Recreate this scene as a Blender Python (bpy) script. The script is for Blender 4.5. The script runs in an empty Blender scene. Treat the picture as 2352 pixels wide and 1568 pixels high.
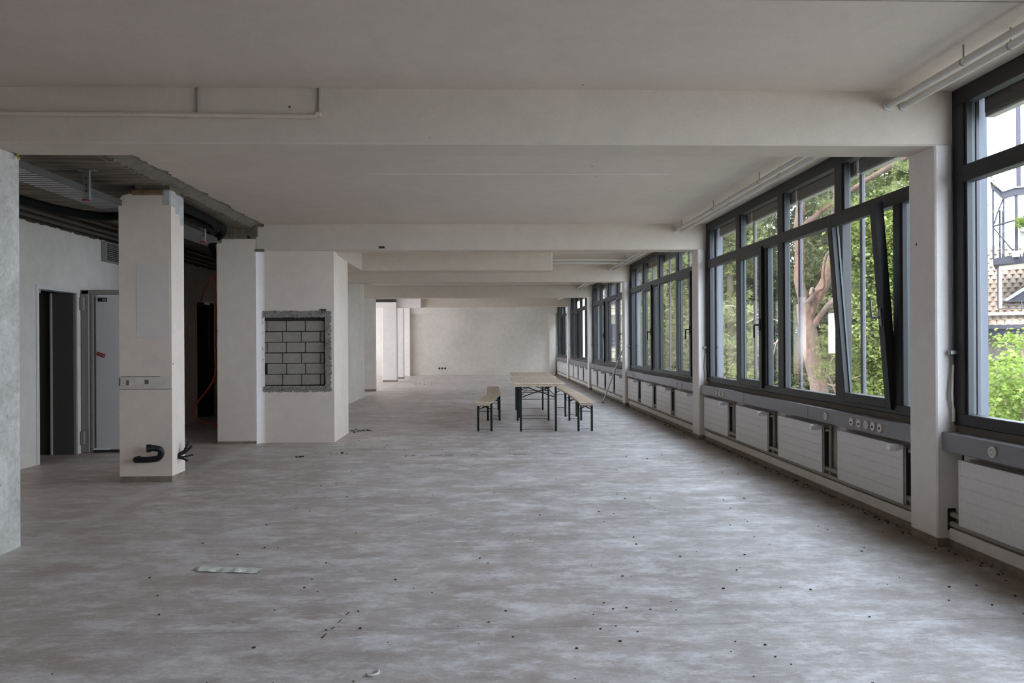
import bpy, math, random
import numpy as np
from mathutils import Vector, Matrix, noise
R = random.Random(7)
NR = np.random.RandomState(5)
SC = bpy.context.scene
COL = SC.collection
sin, cos, pi = math.sin, math.cos, math.pi

# ------------------------------------------------------------------ camera
F_PX, YAW, PITCH, ROLL, EYE = 1800.0, 0.0344, 0.0014, -0.0057, 1.43
cd = bpy.data.cameras.new('camera'); cam = bpy.data.objects.new('camera', cd); COL.objects.link(cam)
cd.sensor_width = 36; cd.lens = F_PX / 2352 * 36; cd.clip_start = .05; cd.clip_end = 400
xv = Vector((cos(YAW), -sin(YAW), 0)); yv = Vector((sin(YAW), cos(YAW), 0)); zv = Vector((0, 0, 1))
fwd = cos(PITCH) * yv + sin(PITCH) * zv; up = cos(PITCH) * zv - sin(PITCH) * yv
rgt = cos(ROLL) * xv + sin(ROLL) * up; up2 = -sin(ROLL) * xv + cos(ROLL) * up
m = Matrix((rgt, up2, -fwd)).transposed().to_4x4(); m.translation = Vector((0, 0, EYE)); cam.matrix_world = m
SC.camera = cam

# ------------------------------------------------------------------ light
W = bpy.data.worlds.new('overcast_sky'); SC.world = W; W.use_nodes = True
bg = W.node_tree.nodes['Background']; bg.inputs[0].default_value = (.79, .92, 1.08, 1); bg.inputs[1].default_value = 5.0
sd = bpy.data.lights.new('sun', 'SUN'); sd.energy = 5.0; sd.angle = math.radians(12); sd.color = (1, .94, .84)
so = bpy.data.objects.new('sun', sd); COL.objects.link(so); so.location = (-10, -10, 30)
so.rotation_euler = Vector((.52, .42, -.80)).to_track_quat('-Z', 'Y').to_euler()
SC.view_settings.view_transform = 'Standard'; SC.view_settings.look = 'None'
SC.view_settings.exposure = 1.0; SC.view_settings.gamma = 1; SC.view_settings.use_curve_mapping = False
SC.cycles.use_denoising = True
SC.cycles.use_adaptive_sampling = True; SC.cycles.adaptive_threshold = .06
SC.cycles.max_bounces = 12; SC.cycles.diffuse_bounces = 6; SC.cycles.glossy_bounces = 4
SC.cycles.transparent_max_bounces = 12; SC.cycles.sample_clamp_indirect = 8; SC.cycles.caustics_reflective = False
def portal(x, y0, y1, z0, z1, side):
    l = bpy.data.lights.new('sky_portal', 'AREA'); l.shape = 'RECTANGLE'
    l.size = z1 - z0; l.size_y = y1 - y0; l.cycles.is_portal = True
    o = bpy.data.objects.new('sky_portal', l); COL.objects.link(o)
    o.location = (x, (y0 + y1) / 2, (z0 + z1) / 2); o.rotation_euler = (0, pi / 2 * side, 0)

# ------------------------------------------------------------------ helpers
def lin(c):
    return tuple(((v / 255 + .055) / 1.055) ** 2.4 if v > 10 else v / 3294 for v in c) + (1,)
class MB:
    def __init__(s, org=(0, 0, 0)): s.v = []; s.f = []; s.o = Vector(org); s.sm = False
    def quad(s, *p):
        n = len(s.v); s.v += [Vector(q) for q in p]; s.f.append(tuple(range(n, n + len(p)))); return s
    def box(s, x0, x1, y0, y1, z0, z1, M=None):
        x0, x1 = min(x0, x1), max(x0, x1); y0, y1 = min(y0, y1), max(y0, y1); z0, z1 = min(z0, z1), max(z0, z1)
        n = len(s.v); P = [Vector((x, y, z)) for x in (x0, x1) for y in (y0, y1) for z in (z0, z1)]
        if M: P = [M @ p for p in P]
        s.v += P
        s.f += [tuple(n + i for i in q) for q in ((0, 1, 3, 2), (4, 6, 7, 5), (0, 4, 5, 1), (2, 3, 7, 6), (0, 2, 6, 4), (1, 5, 7, 3))]
        return s
    def bbox(s, x0, x1, y0, y1, z0, z1, b=.01, M=None):     # box with chamfered edges
        c = Vector(((x0 + x1) / 2, (y0 + y1) / 2, (z0 + z1) / 2)); h = Vector((abs(x1 - x0) / 2, abs(y1 - y0) / 2, abs(z1 - z0) / 2))
        b = min(b, h.x * .9, h.y * .9, h.z * .9); n = len(s.v); idx = {}
        for sx in (-1, 1):
            for sy in (-1, 1):
                for sz in (-1, 1):
                    for a in range(3):
                        d = [h.x - b, h.y - b, h.z - b]; d[a] = h[a]
                        p = c + Vector((sx * d[0], sy * d[1], sz * d[2]))
                        idx[(sx, sy, sz, a)] = len(s.v); s.v.append(M @ p if M else p)
        S = (-1, 1)
        for a in range(3):
            for sg in S:
                u, w = (a + 1) % 3, (a + 2) % 3; q = []
                for su, sw in ((-1, -1), (1, -1), (1, 1), (-1, 1)):
                    k = [0, 0, 0]; k[a] = sg; k[u] = su; k[w] = sw; q.append(idx[(*k, a)])
                s.f.append(tuple(q if sg > 0 else q[::-1]))
        for a in range(3):                                   # edge along axis a
            u, w = (a + 1) % 3, (a + 2) % 3
            for su in S:
                for sw in S:
                    q = []
                    for sa, fa in ((-1, u), (1, u), (1, w), (-1, w)):
                        k = [0, 0, 0]; k[a] = sa; k[u] = su; k[w] = sw; q.append(idx[(*k, fa)])
                    s.f.append(tuple(q if su * sw < 0 else q[::-1]))
        for sx in S:
            for sy in S:
                for sz in S:
                    q = [idx[(sx, sy, sz, a)] for a in range(3)]; s.f.append(tuple(q if sx * sy * sz > 0 else q[::-1]))
        return s
    def tube(s, pts, r, n=10, cap=True):
        pts = [Vector(p) for p in pts]; N = len(pts); rr = r if isinstance(r, (list, tuple)) else [r] * N
        base = len(s.v); pu = None
        for i, p in enumerate(pts):
            t = (pts[min(i + 1, N - 1)] - pts[max(i - 1, 0)]).normalized()
            if pu is None: pu = t.orthogonal().normalized()
            pu = (pu - t * pu.dot(t)); pu = pu.normalized() if pu.length > 1e-6 else t.orthogonal().normalized()
            w = t.cross(pu)
            for k in range(n):
                a = 2 * pi * k / n; s.v.append(p + rr[i] * (cos(a) * pu + sin(a) * w))
        for i in range(N - 1):
            for k in range(n):
                a = base + i * n + k; b = base + i * n + (k + 1) % n; s.f.append((a, b, b + n, a + n))
        if cap:
            s.f.append(tuple(base + k for k in range(n))[::-1]); s.f.append(tuple(base + (N - 1) * n + k for k in range(n)))
        return s
    def cyl(s, a, b, r, n=16, r2=None): return s.tube([a, b], [r, r if r2 is None else r2], n)
    def build(s, name, mat, parent=None, smooth=False, kind=None):
        me = bpy.data.meshes.new(name); me.from_pydata([tuple(v - s.o) for v in s.v], [], s.f); me.update()
        if mat: me.materials.append(mat)
        if smooth:
            me.polygons.foreach_set('use_smooth', [True] * len(me.polygons))
            try: me.set_sharp_from_angle(angle=math.radians(38))
            except Exception: pass
        o = bpy.data.objects.new(name, me); COL.objects.link(o)
        if parent: o.parent = parent
        else: o.location = s.o
        if kind: o['kind'] = kind
        return o
def tag(o, label, cat=None, group=None, kind=None):
    if label: o['label'] = label
    if cat: o['category'] = cat
    if group: o['group'] = group
    if kind: o['kind'] = kind
    return o
def thing(name, loc, label, cat, group=None, rz=0, kind=None):
    o = bpy.data.objects.new(name, None); COL.objects.link(o); o.location = loc; o.rotation_euler.z = rz
    o.empty_display_size = .1
    return tag(o, label, cat, group, kind)
def copy_tree(o, parent=None):
    c = o.copy(); COL.objects.link(c); c.parent = parent
    for ch in list(o.children): copy_tree(ch, c)
    return c
def catmull(P, k=8):
    P = [Vector(p) for p in P]; Q = [P[0] * 2 - P[1]] + P + [P[-1] * 2 - P[-2]]; out = []
    for i in range(1, len(Q) - 2):
        for j in range(k):
            t = j / k; a, b, c, d = Q[i - 1:i + 3]
            out.append(.5 * ((2 * b) + (c - a) * t + (2 * a - 5 * b + 4 * c - d) * t * t + (3 * b - a - 3 * c + d) * t ** 3))
    return out + [P[-1]]
def struct(name, mb, mat, label, smooth=False, parent=None):
    o = mb.build(name, mat, parent, smooth)
    if not parent: tag(o, label, None, None, 'structure')
    return o

# ------------------------------------------------------------------ materials
def nt(name):
    m = bpy.data.materials.new(name); m.use_nodes = True; t = m.node_tree
    return m, t, t.nodes['Principled BSDF']
def N(t, ty, **kw):
    n = t.nodes.new(ty)
    for k, v in kw.items():
        if k in ('inputs',):
            for i, x in v.items(): n.inputs[i].default_value = x
        else: setattr(n, k, v)
    return n
def coords(t, scale=(1, 1, 1), rot=(0, 0, 0), obj=False):
    tc = N(t, 'ShaderNodeTexCoord') if obj else N(t, 'ShaderNodeNewGeometry')
    mp = N(t, 'ShaderNodeMapping'); mp.inputs['Scale'].default_value = scale; mp.inputs['Rotation'].default_value = rot
    t.links.new(tc.outputs['Object' if obj else 'Position'], mp.inputs['Vector']); return mp.outputs[0]
def nz(t, vec, scale, detail=5, rough=.55, dist=0):
    n = N(t, 'ShaderNodeTexNoise'); n.inputs['Scale'].default_value = scale; n.inputs['Detail'].default_value = detail
    n.inputs['Roughness'].default_value = rough; n.inputs['Distortion'].default_value = dist
    t.links.new(vec, n.inputs['Vector']); return n.outputs[0]
def ramp(t, fac, stops):
    r = N(t, 'ShaderNodeValToRGB'); t.links.new(fac, r.inputs[0]); e = r.color_ramp.elements
    while len(e) < len(stops): e.new(.5)
    for i, (p, c) in enumerate(stops):
        e[i].position = p; e[i].color = c if len(c) == 4 else (*c, 1)
    return r.outputs[0]
def mix(t, fac, a, b, mode='MIX'):
    n = N(t, 'ShaderNodeMix'); n.data_type = 'RGBA'; n.blend_type = mode
    for i, v in ((0, fac), (6, a), (7, b)):
        if isinstance(v, (int, float)): n.inputs[i].default_value = v
        elif isinstance(v, tuple): n.inputs[i].default_value = v if len(v) == 4 else (*v, 1)
        else: t.links.new(v, n.inputs[i])
    return n.outputs[2]
def bump(t, bs, h, strength=.3, dist=.01):
    b = N(t, 'ShaderNodeBump'); b.inputs['Strength'].default_value = strength; b.inputs['Distance'].default_value = dist
    t.links.new(h, b.inputs['Height']); t.links.new(b.outputs[0], bs.inputs['Normal'])
def g(v): return (v, v, v, 1)
def mat_plain(name, col, rough=.5, metal=0, spec=.5):
    m, t, b = nt(name); b.inputs['Base Color'].default_value = (*col[:3], 1); b.inputs['Roughness'].default_value = rough
    b.inputs['Metallic'].default_value = metal; b.inputs['Specular IOR Level'].default_value = spec
    v = coords(t); n = nz(t, v, 35, 3); c = mix(t, n, tuple(x * .88 for x in col[:3]), tuple(min(1, x * 1.1) for x in col[:3]))
    t.links.new(c, b.inputs['Base Color']); return m
def mat_plaster(name, col, blotch=.10, grain=.35, speck=True):
    m, t, b = nt(name); v = coords(t)
    big = nz(t, v, .9, 4); md = nz(t, v, 6, 6, .65); fine = nz(t, v, 130, 2)
    lo = tuple(c * (1 - blotch) for c in col); hi = tuple(min(1, c * (1 + blotch * .6)) for c in col)
    f = mix(t, .5, big, md); f2 = ramp(t, f, [(.38, g(0)), (.62, g(1))])
    c = mix(t, f2, lo, hi); c = mix(t, ramp(t, fine, [(.3, g(0)), (.7, g(1))]), mix(t, .08, c, (0, 0, 0, 1)), c)
    if speck:
        vo = N(t, 'ShaderNodeTexVoronoi'); vo.inputs['Scale'].default_value = 2.6; t.links.new(v, vo.inputs['Vector'])
        c = mix(t, ramp(t, vo.outputs['Distance'], [(.0, g(1)), (.022, g(1)), (.03, g(0))]), c, (.09, .075, .06, 1))
    t.links.new(c, b.inputs['Base Color']); b.inputs['Roughness'].default_value = .82; b.inputs['Specular IOR Level'].default_value = .25
    h = mix(t, .5, nz(t, v, 60, 4), nz(t, v, 7, 4)); bump(t, b, h, grain, .006); return m
M_WALL = mat_plaster('painted_plaster', (.77, .715, .645))
M_CEIL = mat_plaster('ceiling_paint', (.70, .612, .535), .05, .2)
M_BEAM = mat_plaster('beam_paint', (.68, .60, .505), .06, .25)
M_WARM = mat_plaster('warm_bounce_wall', (.46, .35, .26))  # brown chosen for its bounce light, on walls out of view
M_COLW = mat_plaster('beige_plaster', (.82, .715, .62), .07)
M_PILL = mat_plaster('pillar_paint', (.87, .815, .775), .06, .2)
def mat_concrete(name, a, b_, sc=3, rough=.85):
    m, t, b = nt(name); v = coords(t)
    n1 = nz(t, v, sc, 8, .7, .6); n2 = nz(t, v, sc * 9, 6, .7)
    f = ramp(t, mix(t, .4, n1, n2), [(.35, g(0)), (.65, g(1))]); c = mix(t, f, a, b_)
    c = mix(t, ramp(t, nz(t, v, sc * 22, 2), [(.66, g(0)), (.72, g(1))]), c, tuple(x * .4 for x in a[:3]))
    t.links.new(c, b.inputs['Base Color']); b.inputs['Roughness'].default_value = rough
    bump(t, b, mix(t, .5, n1, n2), .6, .02); return m
M_ROUGHC = mat_concrete('rough_concrete', (.40, .40, .38), (.66, .67, .66), 4)
M_BROKEN = mat_concrete('broken_plaster', (.10, .082, .06), (.24, .20, .155), 14)
M_STRIP = mat_concrete('bare_concrete_strip', (.16, .14, .11), (.30, .27, .22), 7)
M_PLINTH = mat_concrete('bare_plinth', (.17, .145, .11), (.36, .31, .24), 9)
M_CHISEL = mat_concrete('chiselled_render', (.16, .145, .13), (.50, .47, .43), 20)
M_BRICK = mat_concrete('cement_brick', (.30, .275, .24), (.39, .36, .32), 5)
M_MORTAR = mat_plain('dark_mortar', (.045, .04, .034), .95)
def mat_boards():
    m, t, b = nt('board_marked_concrete'); v = coords(t, (1, 9, 1))
    w = N(t, 'ShaderNodeTexNoise'); vv = coords(t, (1.2, 22, 1)); t.links.new(vv, w.inputs['Vector']); w.inputs['Scale'].default_value = 1.6
    w.inputs['Detail'].default_value = 6
    n2 = nz(t, coords(t, (1, 9, 1)), 1.0, 3)
    c = mix(t, ramp(t, w.outputs[0], [(.35, g(0)), (.62, g(1))]), (.085, .066, .045), (.30, .25, .19))
    c = mix(t, ramp(t, n2, [(.4, g(0)), (.6, g(1))]), mix(t, .45, c, (.03, .025, .02, 1)), c)
    t.links.new(c, b.inputs['Base Color']); b.inputs['Roughness'].default_value = .9; bump(t, b, w.outputs[0], .8, .02); return m
M_BOARD = mat_boards()
def mat_floor():
    m, t, b = nt('bare_screed'); v = coords(t)
    st = nz(t, coords(t, (1, 1.7, 1), (0, 0, .05)), 1.5, 9, .76, .1)
    st2 = nz(t, coords(t, (1, 2.2, 1), (0, 0, -.1)), 5.5, 8, .75, .3)
    big = nz(t, v, .33, 4, .6, .4); fine = nz(t, v, 90, 3, .7)
    base = mix(t, ramp(t, st, [(.36, g(0)), (.64, g(1))]), (.56, .53, .52), (.92, .90, .91))
    base = mix(t, ramp(t, st2, [(.36, g(0)), (.64, g(1))]), mix(t, .30, base, (.22, .18, .15, 1)), base)
    base = mix(t, ramp(t, nz(t, coords(t, (1, 2.6, 1)), 17, 10, .85, .1), [(.42, g(1)), (.56, g(0))]), base, mix(t, .24, base, (.12, .10, .09, 1)))
    brown = ramp(t, mix(t, .45, big, nz(t, v, 1.4, 6, .65)), [(.47, g(0)), (.62, g(1))])
    base = mix(t, brown, base, mix(t, .42, base, (.40, .29, .22, 1)))
    b1 = nz(t, coords(t, (.8, 1.5, 1), (0, 0, .2)), .8, 10, .7, .1); base = mix(t, ramp(t, b1, [(.42, g(1)), (.60, g(0))]), base, mix(t, .46, base, (.30, .25, .225, 1)))
    b2 = nz(t, coords(t, (1, 1.7, 1), (0, 0, .1)), 2.6, 9, .76, .15); base = mix(t, ramp(t, b2, [(.48, g(0)), (.64, g(1))]), base, mix(t, .62, base, (.98, .98, 1.0, 1)))
    b3 = nz(t, coords(t, (1, 1.4, 1), (0, 0, .5)), 5, 9, .78, .1); base = mix(t, ramp(t, b3, [(.50, g(0)), (.66, g(1))]), base, mix(t, .50, base, (.32, .235, .18, 1)))
    sx = N(t, 'ShaderNodeSeparateXYZ'); t.links.new(v, sx.inputs[0])
    # trace of a removed partition between the left columns
    tr = N(t, 'ShaderNodeMath', operation='ADD'); t.links.new(sx.outputs[0], tr.inputs[0]); tr.inputs[1].default_value = 3.22
    tw = N(t, 'ShaderNodeMath', operation='MULTIPLY_ADD'); t.links.new(nz(t, v, 5, 5), tw.inputs[0]); tw.inputs[1].default_value = .10; t.links.new(tr.outputs[0], tw.inputs[2])
    ta = N(t, 'ShaderNodeMath', operation='ABSOLUTE'); t.links.new(tw.outputs[0], ta.inputs[0])
    base = mix(t, ramp(t, N_map(t, ta.outputs[0], .0, .16), [(.30, g(.32)), (.8, g(0))]), base, (.86, .85, .84, 1))
    # base gets browner towards the left side of the room
    lf = N(t, 'ShaderNodeMath', operation='MULTIPLY_ADD'); t.links.new(nz(t, v, 1.1, 8, .7), lf.inputs[0]); lf.inputs[1].default_value = 4.0; t.links.new(sx.outputs[0], lf.inputs[2])
    base = mix(t, ramp(t, N_map(t, lf.outputs[0], -2.2, 1.6), [(0, g(.75)), (1, g(0))]), base, mix(t, .55, base, (.46, .31, .22, 1)))
    # dusty worn light scuffs
    base = mix(t, ramp(t, nz(t, coords(t, (1, 4, 1)), 3.1, 10, .8, .2), [(.55, g(0)), (.70, g(.85))]), base, (.88, .88, .90, 1))
    # brown dirt that gathered along the window wall
    dirt = N(t, 'ShaderNodeMath', operation='MULTIPLY_ADD'); t.links.new(nz(t, v, 2.2, 6, .7), dirt.inputs[0])
    dirt.inputs[1].default_value = 1.3; t.links.new(sx.outputs[0], dirt.inputs[2])
    base = mix(t, ramp(t, N_map(t, dirt.outputs[0], 2.95, 3.80), [(0, g(0)), (1, g(.92))]), base, (.17, .13, .09, 1))
    base = mix(t, ramp(t, fine, [(.25, g(0)), (.6, g(1))]), mix(t, .18, base, (.02, .02, .02, 1)), base)
    # screed joints across the room
    for y0 in (3.95, 6.33, 8.4, 14.6, 19.2):
        d = N(t, 'ShaderNodeMath', operation='SUBTRACT'); t.links.new(sx.outputs[1], d.inputs[0]); d.inputs[1].default_value = y0
        w = N(t, 'ShaderNodeMath', operation='MULTIPLY_ADD'); t.links.new(nz(t, v, 3, 3), w.inputs[0]); w.inputs[1].default_value = .03; t.links.new(d.outputs[0], w.inputs[2])
        a = N(t, 'ShaderNodeMath', operation='ABSOLUTE'); t.links.new(w.outputs[0], a.inputs[0])
        base = mix(t, ramp(t, N_map(t, a.outputs[0], 0, .03), [(0, g(.35)), (.35, g(0))]), base, (.08, .07, .06, 1))
    vo = N(t, 'ShaderNodeTexVoronoi'); vo.inputs['Scale'].default_value = 2.1; t.links.new(v, vo.inputs['Vector'])
    base = mix(t, ramp(t, vo.outputs['Distance'], [(0, g(1)), (.007, g(1)), (.011, g(0))]), base, (.06, .05, .045, 1))
    t.links.new(base, b.inputs['Base Color'])
    rr = ramp(t, st, [(.3, g(.36)), (.7, g(.55))]); t.links.new(rr, b.inputs['Roughness']); b.inputs['Specular IOR Level'].default_value = .55
    bump(t, b, mix(t, .5, st2, fine), .25, .006); return m
def N_map(t, v, a, b_):
    n = N(t, 'ShaderNodeMapRange'); t.links.new(v, n.inputs[0]); n.inputs[1].default_value = a; n.inputs[2].default_value = b_; return n.outputs[0]
M_FLOOR = mat_floor()
M_FRAME = mat_plain('anthracite_frame', (.012, .011, .0125), .5)
M_SASHEDGE = mat_plain('black_gasket', (.008, .008, .009), .5)
M_SILL = mat_plain('brushed_grey_duct', (.23, .22, .235), .4, .4)
M_SILLB = mat_plain('dusty_sill', (.20, .18, .155), .8)
M_RAD = mat_plain('radiator_enamel', (.72, .695, .68), .45)
M_DARK = mat_plain('dark_gap', (.03, .028, .025), .7)
M_KNOB = mat_plain('white_plastic', (.90, .90, .93), .3)
M_PIPE = mat_plain('painted_pipe', (.66, .63, .58), .55)
M_PIPED = mat_plain('dusty_pipe', (.36, .33, .28), .6)
M_GREYM = mat_plain('grey_facade_metal', (.085, .098, .118), .5, .1)
M_RAIL = mat_plain('guide_rail_metal', (.06, .06, .068), .5, .2)
M_BLIND = mat_plain('olive_blind_box', (.085, .08, .068), .7)
M_BLINDE = mat_plain('blind_edge', (.35, .34, .30), .5)
M_BLACK = mat_plain('black_plastic', (.007, .007, .009), .5, 0, .35)
M_TRAY = mat_plain('dusty_zinc', (.115, .115, .105), .6, .3)
M_DUSTD = mat_plain('grimy_pipe', (.10, .09, .075), .7)
M_RUBBER = mat_plain('matt_black_rubber', (.006, .006, .006), .8, 0, .2)
M_STEEL = mat_plain('galvanised_steel', (.30, .31, .31), .45, .6)
M_RED = mat_plain('red_plastic', (.30, .015, .012), .5)
M_ORANGE = mat_plain('orange_cable', (.55, .06, .02), .5)
M_DOOR = mat_plain('white_door_paint', (.68, .66, .64), .5)
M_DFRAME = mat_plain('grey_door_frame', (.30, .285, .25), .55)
M_REVEAL = mat_plain('grey_reveal', (.10, .095, .082), .7)
M_LEG = mat_plain('dark_green_enamel', (.006, .012, .010), .35)
M_ALU = mat_plain('aluminium', (.45, .44, .44), .4, .5)
M_FILM = mat_plain('milky_film', (.72, .74, .70), .3)
M_BONE = mat_plain('white_scrap', (.75, .75, .72), .6)
M_GRIME = mat_plain('debris_dark', (.055, .045, .035), .9)
def mat_wood():
    m, t, b = nt('varnished_pine'); v = coords(t, (9, .7, 9), obj=True); n = nz(t, v, 3, 6, .6, 1.2)
    c = mix(t, ramp(t, n, [(.3, g(0)), (.7, g(1))]), (.60, .46, .33), (.86, .72, .57)); t.links.new(c, b.inputs['Base Color'])
    b.inputs['Roughness'].default_value = .32; b.inputs['Specular IOR Level'].default_value = .55; return m
M_WOOD = mat_wood()
def mat_glass(name, tint=(.86, .93, .90), refl=1.0):
    m = bpy.data.materials.new(name); m.use_nodes = True; t = m.node_tree; t.nodes.clear()
    o = N(t, 'ShaderNodeOutputMaterial'); tr = N(t, 'ShaderNodeBsdfTransparent'); tr.inputs[0].default_value = (*tint, 1)
    gl = N(t, 'ShaderNodeBsdfGlossy'); gl.inputs['Roughness'].default_value = .01; fr = N(t, 'ShaderNodeLayerWeight'); fr.inputs[0].default_value = .5
    pw = N(t, 'ShaderNodeMath', operation='POWER'); t.links.new(fr.outputs['Facing'], pw.inputs[0]); pw.inputs[1].default_value = 5
    ml = N(t, 'ShaderNodeMath', operation='MULTIPLY_ADD'); t.links.new(pw.outputs[0], ml.inputs[0]); ml.inputs[1].default_value = .7 * refl; ml.inputs[2].default_value = .03 * refl; ml.use_clamp = True
    mx = N(t, 'ShaderNodeMixShader'); t.links.new(ml.outputs[0], mx.inputs[0]); t.links.new(tr.outputs[0], mx.inputs[1]); t.links.new(gl.outputs[0], mx.inputs[2])
    t.links.new(mx.outputs[0], o.inputs[0]); return m
M_GLASS = mat_glass('window_glass', (.965, .965, .97), 1.1)
M_GEDGE = mat_plain('green_glass_edge', (.035, .070, .060), .4)
M_OGLASS = mat_glass('oriel_glass', (.85, .9, .92), 1.5)
def mat_leaf(name, lo, hi, trans=.35, scale=.7):
    lo = tuple(c * .55 for c in lo); hi = tuple(c * .55 for c in hi)
    m = bpy.data.materials.new(name); m.use_nodes = True; t = m.node_tree; b = t.nodes['Principled BSDF']; out = t.nodes['Material Output']
    v = coords(t); n = nz(t, v, scale, 3); n2 = nz(t, v, 7, 2)
    c = mix(t, ramp(t, mix(t, .5, n, n2), [(.36, g(0)), (.64, g(1))]), lo, hi); t.links.new(c, b.inputs['Base Color']); b.inputs['Roughness'].default_value = .5
    b.inputs['Specular IOR Level'].default_value = .3
    tl = N(t, 'ShaderNodeBsdfTranslucent'); t.links.new(c, tl.inputs[0]); mx = N(t, 'ShaderNodeMixShader'); mx.inputs[0].default_value = trans
    t.links.new(b.outputs[0], mx.inputs[1]); t.links.new(tl.outputs[0], mx.inputs[2]); t.links.new(mx.outputs[0], out.inputs[0]); return m
M_PINE = mat_leaf('pine_needles', (.12, .15, .05), (.54, .58, .22), .4)
M_SPRUCE = mat_leaf('spruce_needles', (.06, .08, .04), (.34, .37, .16), .4)
M_MAPLE = mat_leaf('maple_leaves', (.10, .15, .035), (.44, .50, .14), .45)
M_GINKGO = mat_leaf('ginkgo_leaves', (.22, .33, .05), (.50, .62, .14), .45)
M_SHRUB = mat_leaf('shrub_leaves', (.08, .12, .03), (.30, .36, .14), .4)
def mat_bark():
    m, t, b = nt('scots_pine_bark'); v = coords(t, (1, 1, .45)); n = nz(t, v, 14, 6, .7, 1)
    c = mix(t, ramp(t, n, [(.36, g(0)), (.66, g(1))]), (.06, .03, .02), (.20, .105, .068)); n2 = nz(t, v, 2.5, 3)
    c = mix(t, ramp(t, n2, [(.4, g(0)), (.62, g(.8))]), c, (.12, .095, .08, 1)); t.links.new(c, b.inputs['Base Color'])
    b.inputs['Roughness'].default_value = .9; bump(t, b, n, .8, .03); return m
M_BARK = mat_bark()
M_TWIG = mat_plain('bare_twig', (.26, .19, .14), .9)
M_TRUNK = mat_plain('grey_brown_bark', (.13, .10, .075), .95)
M_TILE = mat_concrete('clay_tile', (.20, .14, .095), (.40, .31, .23), 2.5)
M_CREAM = mat_plaster('cream_facade', (.36, .31, .22), .06)
M_RENDER = mat_plaster('pale_facade', (.36, .34, .31), .06)
M_ROOFR = mat_concrete('red_roof', (.18, .06, .04), (.26, .10, .07), 3)
M_GROUND = mat_concrete('bounce_gravel', (.16, .16, .13), (.30, .29, .26), 1.5)  # kept pale and grey so the ground bounces neutral light to the ceilings
M_STEELD = mat_plain('slate_steel', (.035, .033, .045), .5, .3)
M_BEIGEM = mat_plain('beige_post_paint', (.45, .38, .27), .6)
M_STEELD2 = mat_plain('grey_tin_roof', (.34, .34, .38), .4, .3)

# ------------------------------------------------------------------ dimensions
ZB, ZC = 2.776, 3.15                 # underside of beams, of the ceiling
Y0, S, PD = 5.32, 6.05, .343         # near face of first pillar, bay, pillar depth
XP, XF = 3.12, 3.24                  # pillar face, window frame face
XL0, XL1 = -3.865, -3.285            # left columns
def near(i): return Y0 + S * i
YB = 34.85                           # back wall
YE = -3.4                            # wall behind the camera
ORD = ['nearest', 'second', 'third', 'fourth', 'fifth', 'sixth', 'seventh']

# ------------------------------------------------------------------ structure
struct('floor', MB().box(-8.2, 3.5, YE - .2, YB + .2, -.25, 0), M_FLOOR, 'bare grey-brown screed floor with scuffs and joints')
struct('roof_slab', MB().box(-8.4, 3.55, YE - .3, YB + .4, 3.30, 3.75), M_ROUGHC, 'unseen concrete slab above the rooms, placed to block the sun')  # out of view, put in to keep the sun off the interior
# painted ceiling, bay by bay; the edge over the left columns is broken ragged between first and third column
def ceiling_strip(ya, yb, xl, ragged):
    mb = MB(); n = int((yb - ya) / .055) if ragged else 1; xs = []
    for i in range(n + 1):
        y = ya + (yb - ya) * i / n
        x = xl + (0 if not ragged else .045 * noise.noise((0, y * 2.1, 3)) + .035 * noise.noise((0, y * 11, 1)) + (.06 * max(0, 1 - abs(y - 7.92) / .07)) + (.05 * max(0, 1 - abs(y - 9.07) / .06)) + .012 * R.random())
        xs.append((x, y))
    for (xa, a), (xb, b) in zip(xs, xs[1:]):
        mb.quad((xa, a, ZC), (xb, b, ZC), (3.34, b, ZC), (3.34, a, ZC))
        mb.quad((xa, a, ZC), (xa, a, ZC + .035), (xb, b, ZC + .035), (xb, b, ZC))
        mb.quad((xa, a, ZC + .035), (3.34, a, ZC + .035), (3.34, b, ZC + .035), (xb, b, ZC + .035))
    return mb
k = 0
cuts = [(YE, near(0), -5.4, False), (near(0) + PD, near(1), -3.19, True), (near(1) + PD, near(2), -3.30, False),
        (near(2) + PD, near(3), -3.30, False), (near(3) + PD, near(4), -5.4, False), (near(4) + PD, YB, -5.4, False)]
struct('ceiling', ceiling_strip(*cuts[0]), M_CEIL, 'painted ceiling field nearest the camera')
for i, c in enumerate(cuts[1:]):
    struct('ceiling', ceiling_strip(*c), M_CEIL, 'painted ceiling field behind the %s beam' % ORD[i])
# raw slab over the corridor where the plaster was taken down
mb = MB().box(-5.45, -3.33, near(0) + PD, 22, 3.085, 3.30)
struct('ceiling_raw', mb, M_BOARD, 'raw board-marked concrete slab over the left corridor')
mb = MB()
for i in range(60):
    ya = near(0) + PD + i * .0962; yb = ya + .0962; xa = -3.38 + .03 * noise.noise((ya * 1.5, 0, 0)); xb = -3.38 + .03 * noise.noise((yb * 1.5, 0, 0))
    mb.quad((xa, ya, 3.082), (xb, yb, 3.082), (-3.20, yb, 3.160), (-3.20, ya, 3.160))
    mb.quad((-3.20, ya, 3.160), (-3.20, yb, 3.160), (-3.0, yb, 3.184), (-3.0, ya, 3.184))
struct('ceiling_edge_strip', mb, M_STRIP, 'bare concrete strip along the broken ceiling edge')
# beams across the room
for i in range(6):
    y = near(i)
    if y > YB: break
    mb = MB().bbox(XL1 - .002 if i == 1 else -5.4, 3.33, y, y + PD, ZB, 3.32, .012)
    struct('beam', mb, M_BEAM, 'painted concrete ceiling beam, %s from the camera' % ORD[i])
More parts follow.
